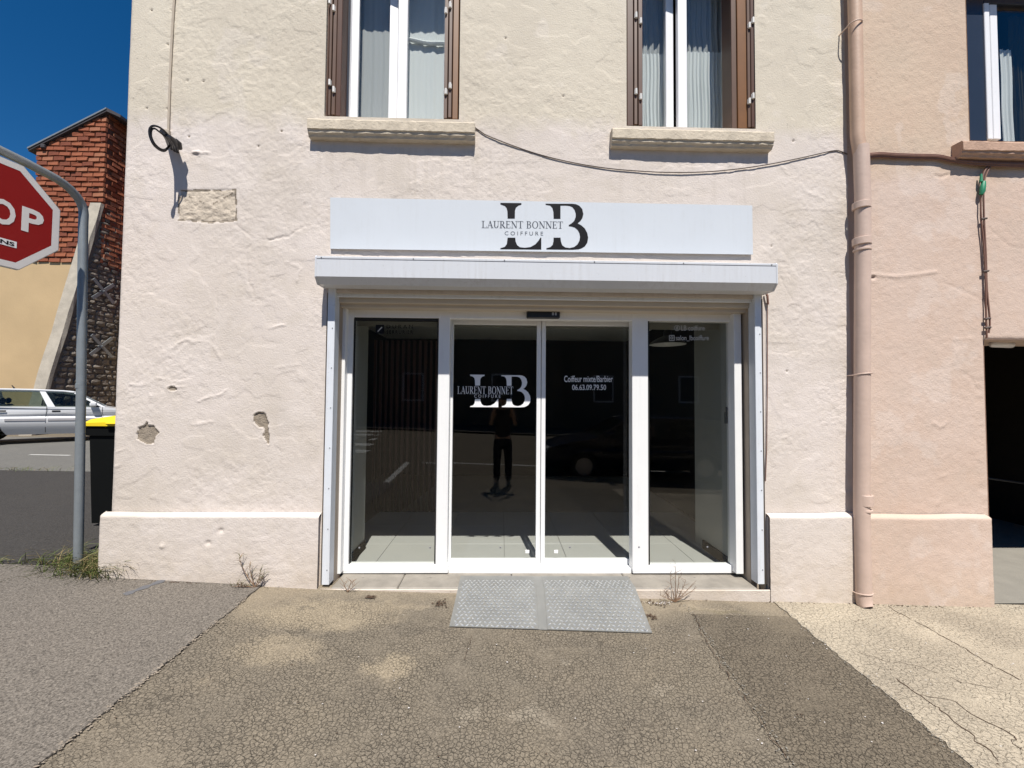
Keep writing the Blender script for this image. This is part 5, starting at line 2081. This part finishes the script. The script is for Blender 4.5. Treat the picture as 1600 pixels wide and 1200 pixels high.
    for poly in ([(1.0, .965, .78), (.35, 1.35, .60)], [(-1.98, .95, .78), (-1.74, 1.345, .60)]):
        (xa, za, wa), (xb, zb_, wb) = poly
        mb = MB()
        mb.add([(xa, -wa, za), (xa, wa, za), (xb, wb, zb_), (xb, -wb, zb_)], [(0, 1, 2, 3)])
        mb.build('windscreen' if xa > 0 else 'rear_window', M['car_glass'], root, local=True)
    # inside
    mb = MB()
    for y in (-.36, .36):
        for x, zt in ((.05, 1.02), (-1.0, 1.0)):
            mb.box((x - .1, y - .22, .5), (x + .06, y + .22, zt), 0, .05)
            mb.box((x - .1, y - .13, zt + .01), (x - .0, y + .13, zt + .17), 0, .05)
            mb.box((x, y - .22, .45), (x + .5, y + .22, .6), 0, .04)
    mb.box((.75, -.7, .75), (.98, .7, .99), 0, .05)
    mb.build('seats', M['seat'], root, local=True)
    # wheels
    for x in (1.33, -1.33):
        for s_ in (1, -1):
            mb = MB()
            y = s_ * .74
            mb.lathe([(.20, -.09), (.28, -.095), (.305, -.07), (.31, 0), (.305, .07), (.28, .095), (.20, .09)], (x, y, .31), 'y', 28)
            wh = mb.build('wheel', M['tyre'], root, smooth=True, local=True)
            mb = MB()
            mb.lathe([(.001, s_ * .07), (.05, s_ * .07), (.06, s_ * .055), (.185, s_ * .06), (.20, s_ * .085), (.205, s_ * .08)], (x, y, .31), 'y', 24)
            for k in range(5):
                a = 2 * pi * k / 5
                mb.box((x + .12 * cos(a) - .025, y + s_ * .06, .31 + .12 * sin(a) - .025), (x + .12 * cos(a) + .025, y + s_ * .075, .31 + .12 * sin(a) + .025), 0, .008)
            mb.build('rim', M['rim'], wh, local=True)
    # trim, handles, door gaps, lamps, plates, mirrors
    for s_ in (1, -1):
        tr = MB()
        for (xa, xb) in ((-.93, -.17), (-.13, .93)):
            tr.add([(xa, s_ * (hw(xa, .62) - .004), .585), (xb, s_ * (hw(xb, .62) - .004), .585), (xb, s_ * (hw(xb, .62) + .014), .595), (xa, s_ * (hw(xa, .62) + .014), .595),
                    (xa, s_ * (hw(xa, .65) - .004), .66), (xb, s_ * (hw(xb, .65) - .004), .66), (xb, s_ * (hw(xb, .65) + .014), .65), (xa, s_ * (hw(xa, .65) + .014), .65)],
                   [(0, 1, 2, 3), (4, 7, 6, 5), (3, 2, 6, 7), (0, 3, 7, 4), (1, 5, 6, 2)])
        tr.build('side_trim', clad, root, local=True)
        for (xa, xb) in ((.98, -.13), (-.17, -1.0)):
            mb = MB()
            for x in (xa,):
                pts = [(x, s_ * (hw(x, z) + .0015), z) for z in (.28, .4, .55, .75, .95)]
                for p_, q_ in zip(pts[:-1], pts[1:]):
                    mb.add([(p_[0] - .006, p_[1], p_[2]), (p_[0] + .006, p_[1], p_[2]), (q_[0] + .006, q_[1], q_[2]), (q_[0] - .006, q_[1], q_[2])], [(0, 1, 2, 3)])
            mb.build('door_gap', M['rubber'], root, local=True)
        for x in (.02, -1.0):
            mb = MB()
            mb.box((x - .085, s_ * hw(x, .84) - .006, .822), (x + .085, s_ * hw(x, .84) + .018, .862), 0, .008)
            mb.build('door_handle', M['black'], root, local=True)
        mb = MB()
        mb.box((.70, s_ * .79, .97), (.86, s_ * .98, 1.09), 0, .03)
        mb.build('mirror', paint, root, local=True)
        mb = MB()
        mb.box((2.05, s_ * .38, .60), (2.195, s_ * .70, .73), 0, .02)
        mb.build('headlight', M['lamp_glass'], root, local=True)
        mb = MB()
        mb.box((-2.215, s_ * .55, .66), (-2.1, s_ * .74, .88), 0, .02)
        mb.build('tail_light', M['signred'], root, local=True)
    mb = MB()
    mb.box((2.08, -.78, .30), (2.25, .78, .50), 0, .05)
    mb.box((-2.25, -.78, .34), (-2.08, .78, .52), 0, .05)
    mb.build('bumper', clad, root, local=True)
    mb = MB()
    mb.tube([(-.9, .0, 1.41), (-.96, 0, 1.50)], [.02, .008], 8)
    mb.build('aerial', M['black'], root, local=True)
    return root


car = make_car('parked_car', M['carwhite'], M['cargrey'], 'white estate car parked across the side street in front of the brick building', None)
cx = P(79, 655, 7.5).x - .02 + .0
cpt = P(72, 660, 7.6)                                                    # near side, at the gap between the doors
crz = radians(42)
car.rotation_euler = (0, .018, crz)
car.scale = (.90, .95, 1.0)
lpx, lpy = -.15 * .90, -.82 * .95
car.location = (cpt.x - (lpx * cos(crz) - lpy * sin(crz)), cpt.y - (lpx * sin(crz) + lpy * cos(crz)), zg(-12, 8.0))
car2 = make_car('parked_car', M['cardark'], M['black'], 'dark blue car parked behind the viewer, mirrored in the right sliding door', None)
car2.location = (3.2, -5.9, zg(3.2, -5.5) - .02)
car2.rotation_euler = (0, 0, pi)

# ================================================================== BRICK BUILDING
BYF = 11.6
bb = thing('brick_building', (-17, 13, .3), 'tall brick building with a beige rendered base and sloping stone buttress at the left', 'building')
bxr, bxl = P(163, 300, BYF).x, P(55, 300, BYF).x
zR, zL = P(163, 172, BYF).z, P(55, 228, BYF).z
zM = P(100, 410, BYF).z
DEP = .85
mb = MB()                                                                  # mortar core of the brick storey
mb.prism([(bxl + .03, zM - .2), (bxr - .03, zM - .2), (bxr - .03, zR - .03), (bxl + .03, zL - .03)], BYF + .03, BYF + 6)
mb.build('wall_core', MORT, bb)
mb = MB()
mb.box((-40, BYF + .015, -.2), (bxr - .09, BYF + 6, zM))
mb.build('rendered_wall', M['render_beige'], bb)
# bricks: four shared shapes
shapes = []
for k in range(6):
    b_ = MB()
    rr = random.Random(k)
    b_.box((0, 0, 0), (.38, .085, .142), 0, .010)
    b_.v = [(x + rr.uniform(-.006, .006), y + rr.uniform(-.022, .012), z + rr.uniform(-.012, .012)) for x, y, z in b_.v]
    o = b_.build('brick', BRICKS[k % 4], bb, local=True)
    COL.objects.unlink(o)
    shapes.append(o)
CO = .186
nrow = int((zR - zM) / CO) + 1
nbk = 0


def put_brick(loc, rz=0.0, sx=1.0):
    global nbk
    o = shapes[random.randrange(6)].copy()
    COL.objects.link(o)
    o.parent = bb
    o.location = Vector(loc) - ORG[bb.name]
    o.rotation_euler = (0, 0, rz)
    o.scale = (sx, 1, 1)
    nbk += 1


for r in range(nrow):
    z = zM + .01 + r * CO
    # the roof line cuts the courses
    x = bxl + (0 if r % 2 else -.20)
    while x < bxr:
        a, b = max(x, bxl), min(x + .39, bxr)
        zr = zL + (zR - zL) * ((a + b) / 2 - bxl) / (bxr - bxl)
        if z + .16 < zr - .05 and b - a > .06:
            put_brick((a, BYF - .02 + random.uniform(-.016, .016), z + random.uniform(-.010, .010)), 0, (b - a - .008) / .38)
        x += .41
    y = BYF + .07 + (0 if r % 2 else .18)
    while y < BYF + DEP and z + .16 < zR - .05 and nbk < 298:
        b = min(y + .39, BYF + DEP)
        if b - y > .1:
            put_brick((bxr + .02 + random.uniform(-.008, .008), y, z), pi / 2, (b - y - .015) / .38)
        y += .41
for o in shapes:
    bpy.data.objects.remove(o)
# pilaster behind, at the right
mb = MB()
px1 = P(200, 300, BYF + DEP).x
rr = random.Random(3)
for r in range(int((zR - 2.) / CO) - 1):
    z = 1.6 + r * CO
    if z < zM - 2.0:
        continue
    for k in range(2):
        mb.box((bxr + .03 + k * .36 + (.1 if r % 2 else 0), BYF + DEP - .02 + rr.uniform(-.012, .01), z), (bxr + .36 + k * .36 + (.1 if r % 2 else 0), BYF + DEP + .2, z + .185), rr.randrange(4), .012)
pk = mb.build('pilaster', BRICKS, bb)
mb = MB()
mb.box((bxr - .02, BYF + DEP + .03, -.2), (bxr + 6, BYF + 6, zR - .55))
mb.build('rear_wall', MORT, bb)
mb = MB()
mb.box((bxr + .0, BYF + DEP - .03, -.2), (bxr + .9, BYF + DEP + .029, zM - 1.8))
mb.build('cement_strip', M['render_beige'], bb)
# roof: mono-pitch slab with dark edge
mb = MB()
sl2 = (zR - zL) / (bxr - bxl)
ov = .22
q = [(bxl - ov, zL - sl2 * ov), (bxr + .05, zR + sl2 * .05), (bxr + .55, zR - .22), (bxr + .55, zR - .32), (bxr + .05, zR - .10), (bxl - ov, zL - sl2 * ov - .12)]
mb.prism(q, BYF - .09, BYF + 6.1)
rf = mb.build('roof', M['rooftile'], bb)
mb = MB()
q = [(bxl - ov - .01, zL - sl2 * ov + .006), (bxr + .05, zR + sl2 * .05 + .006), (bxr + .05, zR + sl2 * .05 - .05), (bxl - ov - .01, zL - sl2 * ov - .05)]
mb.prism(q, BYF - .115, BYF - .092)
mb.build('roof_edge', M['galv'], rf)
mb = MB()
mb.box((bxl + .22, BYF - .12, zL - .12), (bxl + .36, BYF - .02, zL + .02), 0, .02)
mb.build('rafter_end', M['rooftile'], bb)
# buttress in the plane of the side face: sloping towards the street
ztB = P(160, 320, BYF).z
toe = PX((82, 618), bxr)
yb_top, yb_bot = BYF - .05, toe.y - .2
zb_top, zb_bot = ztB, toe.z
slope = (yb_bot - yb_top) / (zb_bot - zb_top)
zgB = .2
y_g = yb_top + slope * (zgB - zb_top)
BT = .34
mb = MB()
mb.prism([(yb_top, zb_top), (BYF + DEP, zb_top), (BYF + DEP, zgB), (y_g, zgB)], bxr - BT, bxr - .05, 'yz')
mb.build('buttress', STONES[2], bb)
mb = MB()
n_ = Vector((0, -1, -slope)).normalized()
pts = []
for t in range(13):
    z = zb_top + (zgB - zb_top) * t / 12
    y = yb_top + slope * (z - zb_top)
    rrx = random.uniform(-.02, .02)
    pts.append((y + rrx, z))
vs = []
for (y, z) in pts:
    vs += [(bxr - BT - .03, y - .06, z + .02), (bxr + .02 + random.uniform(-.03, .02), y - .06, z + .02), (bxr + .02, y + .06, z), (bxr - BT - .03, y + .06, z)]
fs = [(i * 4 + k, i * 4 + (k + 1) % 4, (i + 1) * 4 + (k + 1) % 4, (i + 1) * 4 + k) for i in range(12) for k in range(4)] + [(0, 1, 2, 3), (51, 50, 49, 48)]
mb.add(vs, fs)
mb.build('buttress_cap', M['butcap'], bb)
stones = []
for k in range(7):
    b_ = MB()
    rr = random.Random(50 + k)
    b_.box((-.05, 0, 0), (.10, 1, 1), 0, .0)
    pr = []
    n = 9
    for i in range(n):
        a = 2 * pi * i / n
        sq = max(abs(cos(a)), abs(sin(a)))
        pr.append((.5 + .49 * cos(a) / sq ** .8 * rr.uniform(.92, 1.0), .5 + .49 * sin(a) / sq ** .8 * rr.uniform(.90, 1.0)))
    b_ = MB()
    ctr = (.06 + rr.uniform(0, .03), .5, .5)
    vs = [(.0, y, z) for y, z in pr] + [(.050 + rr.uniform(-.02, .02), .5 + (y - .5) * .86, .5 + (z - .5) * .8) for y, z in pr] + [ctr]
    fs = [(i, (i + 1) % n, n + (i + 1) % n, n + i) for i in range(n)] + [(n + i, n + (i + 1) % n, 2 * n) for i in range(n)]
    b_.add(vs, fs)
    o = b_.build('stone', STONES[k % 4], bb, local=True)
    COL.objects.unlink(o)
    stones.append(o)
z = .6
ns = 0
while z < zb_top - .1:
    h = random.uniform(.13, .23)
    yl = yb_top + slope * (z + h - zb_top) + .12
    y = yl + random.uniform(0, .1)
    while y < BYF + DEP - .1:
        wd = random.uniform(.22, .46)
        wd = min(wd, BYF + DEP - .04 - y)
        o = stones[random.randrange(7)].copy()
        COL.objects.link(o)
        o.parent = bb
        o.location = Vector((bxr - .06, y, z)) - ORG[bb.name]
        o.scale = (random.uniform(.7, 1.2), wd - .006, h - .005)
        ns += 1
        y += wd
    z += h
for o in stones:
    bpy.data.objects.remove(o)
for (px, py) in ((161, 455), (158, 541)):
    c = PX((px, py), bxr + .11)
    mb = MB()
    for a in (radians(42), radians(138)):
        d = Vector((0, cos(a), sin(a)))
        k = Vector((0, -sin(a), cos(a)))
        q = [c + d * .52 + k * .055, c - d * .52 + k * .055, c - d * .52 - k * .055, c + d * .52 - k * .055]
        off = Vector((.02 + (.021 if a > 1.5 else 0), 0, 0))
        mb.add([p + off for p in q] + [p + off - Vector((.02, 0, 0)) for p in q], [(0, 1, 2, 3), (4, 7, 6, 5), (0, 4, 5, 1), (1, 5, 6, 2), (2, 6, 7, 3), (3, 7, 4, 0)])
    mb.tube([c + Vector((-.1, 0, 0)), c + Vector((.07, 0, 0))], .03, 8)
    mb.build('anchor_cross', M['galv'], bb)

# ================================================================== ACROSS THE ROAD (seen only mirrored in the glass)
ob = thing('opposite_house', (2, -19.3, -.2), 'long low house across the road, mirrored dimly in the shop glass', 'building')
mb = MB()
mb.box((-26, -27, -.4), (3.5, -19.3, 6.3))
mb.box((3.5, -27, -.4), (24, -19.9, 6.0))
mb.build('wall', M['oppwall'], ob)
mb = MB()
mb.box((-26.3, -27.3, 6.3), (3.5, -18.9, 6.5))
mb.box((3.5, -27.3, 6.0), (24.3, -19.5, 6.2))
mb.build('roof', M['rooftile'], ob)
for x in (-20, -15, -10, -5, 0, 6, 11, 16):
    yy = -19.3 if x < 3.5 else -19.9
    mb = MB()
    mb.box((x - .6, yy - .02, 1.4), (x + .6, yy + .04, 3.0))
    wv = mb.build('window', M['white_pvc'], ob)
    mb = MB()
    mb.box((x - .5, yy + .042, 1.5), (x + .5, yy + .05, 2.9))
    mb.build('pane', M['navy'], wv)

# ================================================================== PERSON behind the camera, mirrored in the left sliding door
def skin(name, verts, edges, radii, mat, par, root_i=0, sub=2):
    me = bpy.data.meshes.new(name)
    me.from_pydata(verts, edges, [])
    o = bpy.data.objects.new(name, me)
    COL.objects.link(o)
    md = o.modifiers.new('skin', 'SKIN')
    md.use_smooth_shade = True
    for i, r in enumerate(radii):
        sv = me.skin_vertices[0].data[i]
        sv.radius = (r, r) if not isinstance(r, tuple) else r
        sv.use_root = i == root_i
    s_ = o.modifiers.new('sub', 'SUBSURF')
    s_.levels = s_.render_levels = sub
    dg = bpy.context.evaluated_depsgraph_get()
    m2 = bpy.data.meshes.new_from_object(o.evaluated_get(dg))
    m2.name = name
    bpy.data.objects.remove(o)
    bpy.data.meshes.remove(me)
    m2.materials.clear()
    m2.materials.append(mat)
    ob_ = bpy.data.objects.new(name, m2)
    COL.objects.link(ob_)
    ob_.parent = par
    ORG[ob_.name] = Vector((0, 0, 0))
    return ob_


PY = -3.86
gzp = zg(0, PY)
pr = thing('person', (.03, PY, gzp), 'person in dark shirt and trousers holding up a phone, mirrored in the left sliding door', 'person')
# local coordinates: +y faces the shop, z up from the soles
arms = []
body_v = [(0, 0, .95), (0, -.01, 1.12), (0, -.02, 1.32), (0, -.02, 1.44), (0, .0, 1.53), (0, .015, 1.60), (0, .02, 1.69), (0, .015, 1.75)]
body_e = [(i, i + 1) for i in range(7)]
body_r = [(.15, .11), (.14, .10), (.165, .11), (.12, .085), (.052, .055), (.07, .085), (.078, .098), (.05, .06)]
for s_ in (1, -1):
    b0i = len(body_v)
    body_v += [(s_ * .17, -.02, 1.42), (s_ * .21, .0, 1.36), (s_ * .24, .10, 1.20), (s_ * .16, .27, 1.50), (s_ * .10, .315, 1.60), (s_ * .075, .33, 1.655)]
    body_r += [.07, .058, .046, .038, .027, .033]
    body_e += [(3, b0i)] + [(b0i + k, b0i + k + 1) for k in range(5)]
    for k in range(4):                                                     # fingers closing on the phone
        f0 = len(body_v)
        z = 1.70 - .019 * k
        ln = (.9, 1.0, .95, .8)[k]
        body_v += [(s_ * .085, .345, z), (s_ * (.088 - .004), .372, z + .004), (s_ * (.088 - .022 * ln), .386, z + .004), (s_ * (.088 - .040 * ln), .384, z + .002)]
        body_r += [.010, .009, .0085, .0075]
        body_e += [(b0i + 5, f0), (f0, f0 + 1), (f0 + 1, f0 + 2), (f0 + 2, f0 + 3)]
    f0 = len(body_v)
    body_v += [(s_ * .062, .335, 1.63), (s_ * .05, .352, 1.65), (s_ * .036, .362, 1.668)]
    body_r += [.012, .0105, .009]
    body_e += [(b0i + 5, f0), (f0, f0 + 1), (f0 + 1, f0 + 2)]
    h0 = len(body_v)
    body_v += [(s_ * .095, .0, .90), (s_ * .11, .01, .50), (s_ * .115, -.015, .10), (s_ * .12, .10, .04)]
    body_r += [.095, .06, .042, .038]
    body_e += [(0, h0), (h0, h0 + 1), (h0 + 1, h0 + 2), (h0 + 2, h0 + 3)]
bd = skin('body', body_v, body_e, body_r, M['skin'], pr)
sv = [(0, 0, .86), (0, -.01, 1.12), (0, -.02, 1.32), (0, -.02, 1.46)]
se = [(0, 1), (1, 2), (2, 3)]
sr = [(.172, .13), (.162, .12), (.185, .13), (.10, .085)]
for s_ in (1, -1):
    b0i = len(sv)
    sv += [(s_ * .175, -.02, 1.425), (s_ * .215, .0, 1.36), (s_ * .242, .09, 1.215), (s_ * .20, .18, 1.36)]
    sr += [.085, .072, .062, .052]
    se += [(3, b0i), (b0i, b0i + 1), (b0i + 1, b0i + 2), (b0i + 2, b0i + 3)]
skin('shirt', sv, se, sr, M['shirt'], pr)
tv = [(0, 0, .97), (0, 0, .90)]
te = [(0, 1)]
trr = [(.165, .12), (.16, .125)]
for s_ in (1, -1):
    h0 = len(tv)
    tv += [(s_ * .095, .0, .80), (s_ * .11, .01, .50), (s_ * .115, -.01, .09)]
    trr += [.105, .078, .068]
    te += [(1, h0), (h0, h0 + 1), (h0 + 1, h0 + 2)]
skin('trousers', tv, te, trr, M['jeans'], pr)
for s_ in (1, -1):
    skin('shoe', [(s_ * .115, -.05, .05), (s_ * .12, .06, .05), (s_ * .13, .17, .04)], [(0, 1), (1, 2)], [(.045, .05), (.048, .045), (.045, .032)], M['black'], pr)
skin('hair', [(0, -.04, 1.66), (0, -.02, 1.74), (0, .03, 1.785)], [(0, 1), (1, 2)], [(.078, .06), (.088, .075), (.07, .045)], M['hair'], pr)
for s_ in (1, -1):
    mb = MB()
    mb.lathe([(.001, .106), (.008, .104), (.011, .099), (.001, .094)], (s_ * .03, .02, 1.695), 'y', 12)
    mb.build('eye', M['signwhite'], pr, local=True)
    mb = MB()
    mb.lathe([(.001, -.005), (.022, -.004), (.03, .002), (.018, .008), (.001, .008)], (s_ * .082, .01, 1.68), 'x', 12)
    mb.build('ear', M['skin'], pr, local=True)
skin('nose', [(0, .11, 1.70), (0, .128, 1.665)], [(0, 1)], [.011, .014], M['skin'], pr, sub=1)
mb = MB()
mb.box((-.026, .095, 1.622), (.026, .112, 1.634), 0, .004)
mb.build('mouth', M['signred'], pr, local=True)
mb = MB()
mb.box((-.076 + .03, -3.475, 1.61), (.076 + .03, -3.466, 1.683), 0, .004)
ph = mb.build('phone', M['black'])
single(ph, 'black phone held up sideways by the person mirrored in the glass', 'phone')

# ================================================================== WEEDS AND SMALL LITTER
def blade(mb, base, d, ln, wd, bend, rr):
    side = Vector((-d.y, d.x, 0)).normalized() * wd
    pts = []
    for k in range(4):
        t = k / 3
        pts.append(base + d * ln * t * (.35 + .65 * t * bend) + Vector((0, 0, ln * (t - bend * .75 * t * t))))
    vs = []
    for k, p in enumerate(pts):
        w_ = 1 - k / 3
        vs += [p - side * w_, p + side * w_ + Vector((0, 0, .002))]
    mb.add(vs, [(0, 1, 3, 2), (2, 3, 5, 4), (4, 5, 7, 6)], rr.randrange(3) // 2)


def tuft(name, spots, n, ln, label, seed):
    rr = random.Random(seed)
    mb = MB()
    for _ in range(n):
        x, y, sx, sy = spots[rr.randrange(len(spots))]
        px, py = x + rr.gauss(0, sx), y + rr.gauss(0, sy)
        a = rr.uniform(0, 2 * pi)
        blade(mb, Vector((px, py, zg(px, py) + .004)), Vector((cos(a), sin(a), 0)), rr.uniform(.4, 1) * ln, rr.uniform(.0018, .0035), rr.uniform(.5, 1.05), rr)
    o = mb.build(name, [M['grassgreen'], M['grassdry']], recalc=False)
    o['kind'] = 'stuff'
    o['label'] = label
    return o


xb = spx.x
tuft('grass', [(xb, .15, .14, .07), (xb + .25, .10, .14, .05), (xb + .42, .12, .08, .06), (xb - .1, .18, .22, .07), (xb + .42, .4, .04, .2), (xb + .1, -.02, .13, .05), (xb + .3, -.03, .1, .03)], 1000, .30, 'green and straw grass round the foot of the stop sign pole', 5)
tuft('grass', [(xb - .5, .17, .3, .03), (xb - 1.6, .16, .7, .02)], 150, .085, 'thin weeds along the joint of the side asphalt', 6)
tuft('grass', [(-9.3, 3.95, .5, .05), (-8.2, 3.95, .3, .05)], 140, .16, 'dry grass along the road edge behind', 7)


def weed(name, base, stems, label, seed, lean=0.0, leafy=True):
    rr = random.Random(seed)
    r_ = thing(name, base, label, 'weed')
    st, lf = MB(), MB()
    for (dx, dy, h, c) in stems:
        pts = [Vector(base) + Vector((dx * t + c * sin(t * 2.2) * h * .22, dy * t, h * t - .18 * h * t ** 3 * abs(c))) for t in [k / 7 for k in range(8)]]
        st.tube(pts, [.0038 * (1 - .75 * k / 7) for k in range(8)], 5)
        if leafy:
            for k in range(2, 8):
                for _ in range(3):
                    a = rr.uniform(0, 2 * pi)
                    d = Vector((cos(a) + .5 * c, sin(a) * .6, 0)).normalized()
                    blade(lf, pts[k], d, rr.uniform(.03, .075), rr.uniform(.002, .0038), rr.uniform(.2, .8), rr)
        else:
            for k in range(3, 8):
                a = rr.uniform(0, 2 * pi)
                q = pts[k] + Vector((cos(a) * .05, sin(a) * .02, rr.uniform(.02, .05)))
                st.tube([pts[k], q], [.0016, .0008], 4)
    st.build('stem', M['stem'], r_)
    if leafy:
        lf.build('leaves', [M['leafdry'], M['stem']], r_, recalc=False)
    return r_


def crack(pts, wd, seed):
    rr = random.Random(seed)
    q = [G(*p) for p in pts]
    mb = MB()
    row = []
    for a, b in zip(q[:-1], q[1:]):
        n_ = max(2, int((b - a).length / .025))
        for k in range(n_):
            p = a + (b - a) * (k / n_) + Vector((rr.gauss(0, .008), rr.gauss(0, .008), 0))
            row.append(p)
    vs = []
    for k, p in enumerate(row):
        w_ = wd * rr.uniform(.3, 1.2)
        z_ = .0125
        vs += [(p.x - w_, p.y - w_ * .3, zg(p.x, p.y) + z_), (p.x + w_, p.y + w_ * .3, zg(p.x, p.y) + z_)]
    mb.add(vs, [(2 * k, 2 * k + 1, 2 * k + 3, 2 * k + 2) for k in range(len(row) - 1)])
    o = mb.build('pavement_crack', M['redbits'])
    o['kind'] = 'stuff'
    o['label'] = 'long dark crack in the pavement'


crack([(1388, 950), (1420, 968), (1452, 985), (1500, 1012), (1545, 1040), (1600, 1068)], .0035, 1)
crack([(1395, 1062), (1440, 1090), (1480, 1120), (1525, 1155), (1560, 1195)], .0035, 2)
crack([(1440, 1090), (1490, 1098), (1530, 1125), (1580, 1150), (1598, 1180)], .003, 3)
crack([(1300, 975), (1340, 972), (1395, 962), (1440, 955)], .002, 4)
crack([(1340, 1020), (1380, 1035), (1430, 1042), (1480, 1062), (1560, 1082)], .002, 5)
crack([(1084, 962), (1102, 1000), (1122, 1035), (1150, 1075), (1185, 1125), (1240, 1200)], .0026, 9)
crack([(745, 985), (738, 1000), (728, 1022), (722, 1040)], .0014, 6)
wb = P(400, 912, -.075)
weed('weed_plant', (wb.x, -.085, zg(wb.x, -.08) + .006), [(-.06, -.02, .31, -1.0), (-.02, -.015, .20, -.5), (.04, -.02, .16, .4), (.06, -.01, .11, .6), (-.11, -.05, .05, -.4), (-.16, -.04, .03, -.2)], 'grey green leaning weed with feathery leaves against the plinth left of the shop', 3)
wb = P(1052, 934, -.06)
weed('weed_plant', (wb.x, -.10, zg(wb.x, -.09) + .006), [(-.03, -.02, .26, -.4), (.01, -.03, .24, .2), (.06, -.02, .20, .5), (.10, -.02, .16, .7), (-.09, -.02, .11, -.6), (-.02, -.03, .34, .1), (.13, -.03, .12, .4), (-.13, -.03, .07, -.3)], 'dry branching weed in front of the right shop window', 4, leafy=False)
wb = P(545, 915, -.06)
weed('weed_plant', (wb.x, -.085, zg(wb.x, -.08) + .004), [(.02, -.01, .10, .4), (-.03, -.01, .09, -.3), (.06, -.02, .07, .4)], 'tiny dry weed at the left end of the threshold', 8, leafy=False)


def scatter(name, spots, n, r, mat, label, seed):
    rr = random.Random(seed)
    mb = MB()
    for _ in range(n):
        x, y, sx, sy = spots[rr.randrange(len(spots))]
        px, py = x + rr.gauss(0, sx), y + rr.gauss(0, sy)
        z = zg(px, py) + .010
        k = rr.uniform(.4, 1) * r
        a = rr.uniform(0, 6)
        pts = [Vector((px + k * cos(a + t) * rr.uniform(.6, 1.3), py + k * .8 * sin(a + t) * rr.uniform(.6, 1.2), z + rr.uniform(0, k * .5))) for t in (0, 1.3, 2.5, 3.8, 5.1)]
        mb.add(pts + [Vector((px, py, z + k * .5))], [(i, (i + 1) % 5, 5) for i in range(5)])
    o = mb.build(name, mat, recalc=False)
    o['kind'] = 'stuff'
    o['label'] = label
    return o


g1, g2, g3, g4 = G(1030, 944), G(396, 916), G(578, 935), G(690, 945)
scatter('leaf_litter', [(g1.x, g1.y, .10, .02), (g2.x, g2.y, .10, .02), (g3.x, g3.y, .02, .012), (g4.x, g4.y, .03, .03), (G(696, 920).x, G(696, 920).y, .02, .02), (G(1018, 965).x, G(1018, 965).y, .03, .03), (G(280, 908).x, -.075, .12, .008), (G(1400, 952).x, -.07, .5, .006)], 420, .010, M['redbits'], 'dark leaf crumbs and soil gathered along the foot of the wall', 4)
scatter('gravel', [(0, -1.2, 1.6, .6), (1.6, -1.0, .7, .5), (-2.6, -.8, .6, .5)], 260, .006, M['redbits'], 'scattered dark grit on the pavement', 9)
scatter('pale_grit', [(1.05, -.95, 1.2, .5), (g1.x, g1.y, .05, .012), (2.6, -.6, .6, .4)], 160, .006, M['litter'], 'scattered pale grit on the pavement', 10)
jt = [(E1(y), y, .012, .03) for y in [-.3 - .09 * k for k in range(18)]]
scatter('loose_gravel', jt, 420, .008, M['mortar'], 'loose crumbs along the joint between the two asphalts', 12)
jt = [(E2(y), y, .014, .03) for y in [-.2 - .09 * k for k in range(18)]] + [(E3(y), y, .018, .03) for y in [-.2 - .09 * k for k in range(18)]]
scatter('loose_gravel', jt, 420, .006, M['conc'], 'loose crumbs along both edges of the dark pavement strip', 13)
mb = MB()
gp = G(234, 916)
vs = []
for k in range(9):
    t = k / 8
    x = gp.x - .05 + .10 * t
    y = gp.y - .16 + .24 * t
    for s_ in (-1, 1):
        xx, yy = x + s_ * .022 * (1 + .5 * sin(k * 2.1)), y - s_ * .01
        vs.append((xx, yy, zg(xx, yy) + .0145))
mb.add(vs, [(2 * k, 2 * k + 1, 2 * k + 3, 2 * k + 2) for k in range(8)])
o = mb.build('paint_mark', M['bluepaint'])
o['kind'] = 'structure'
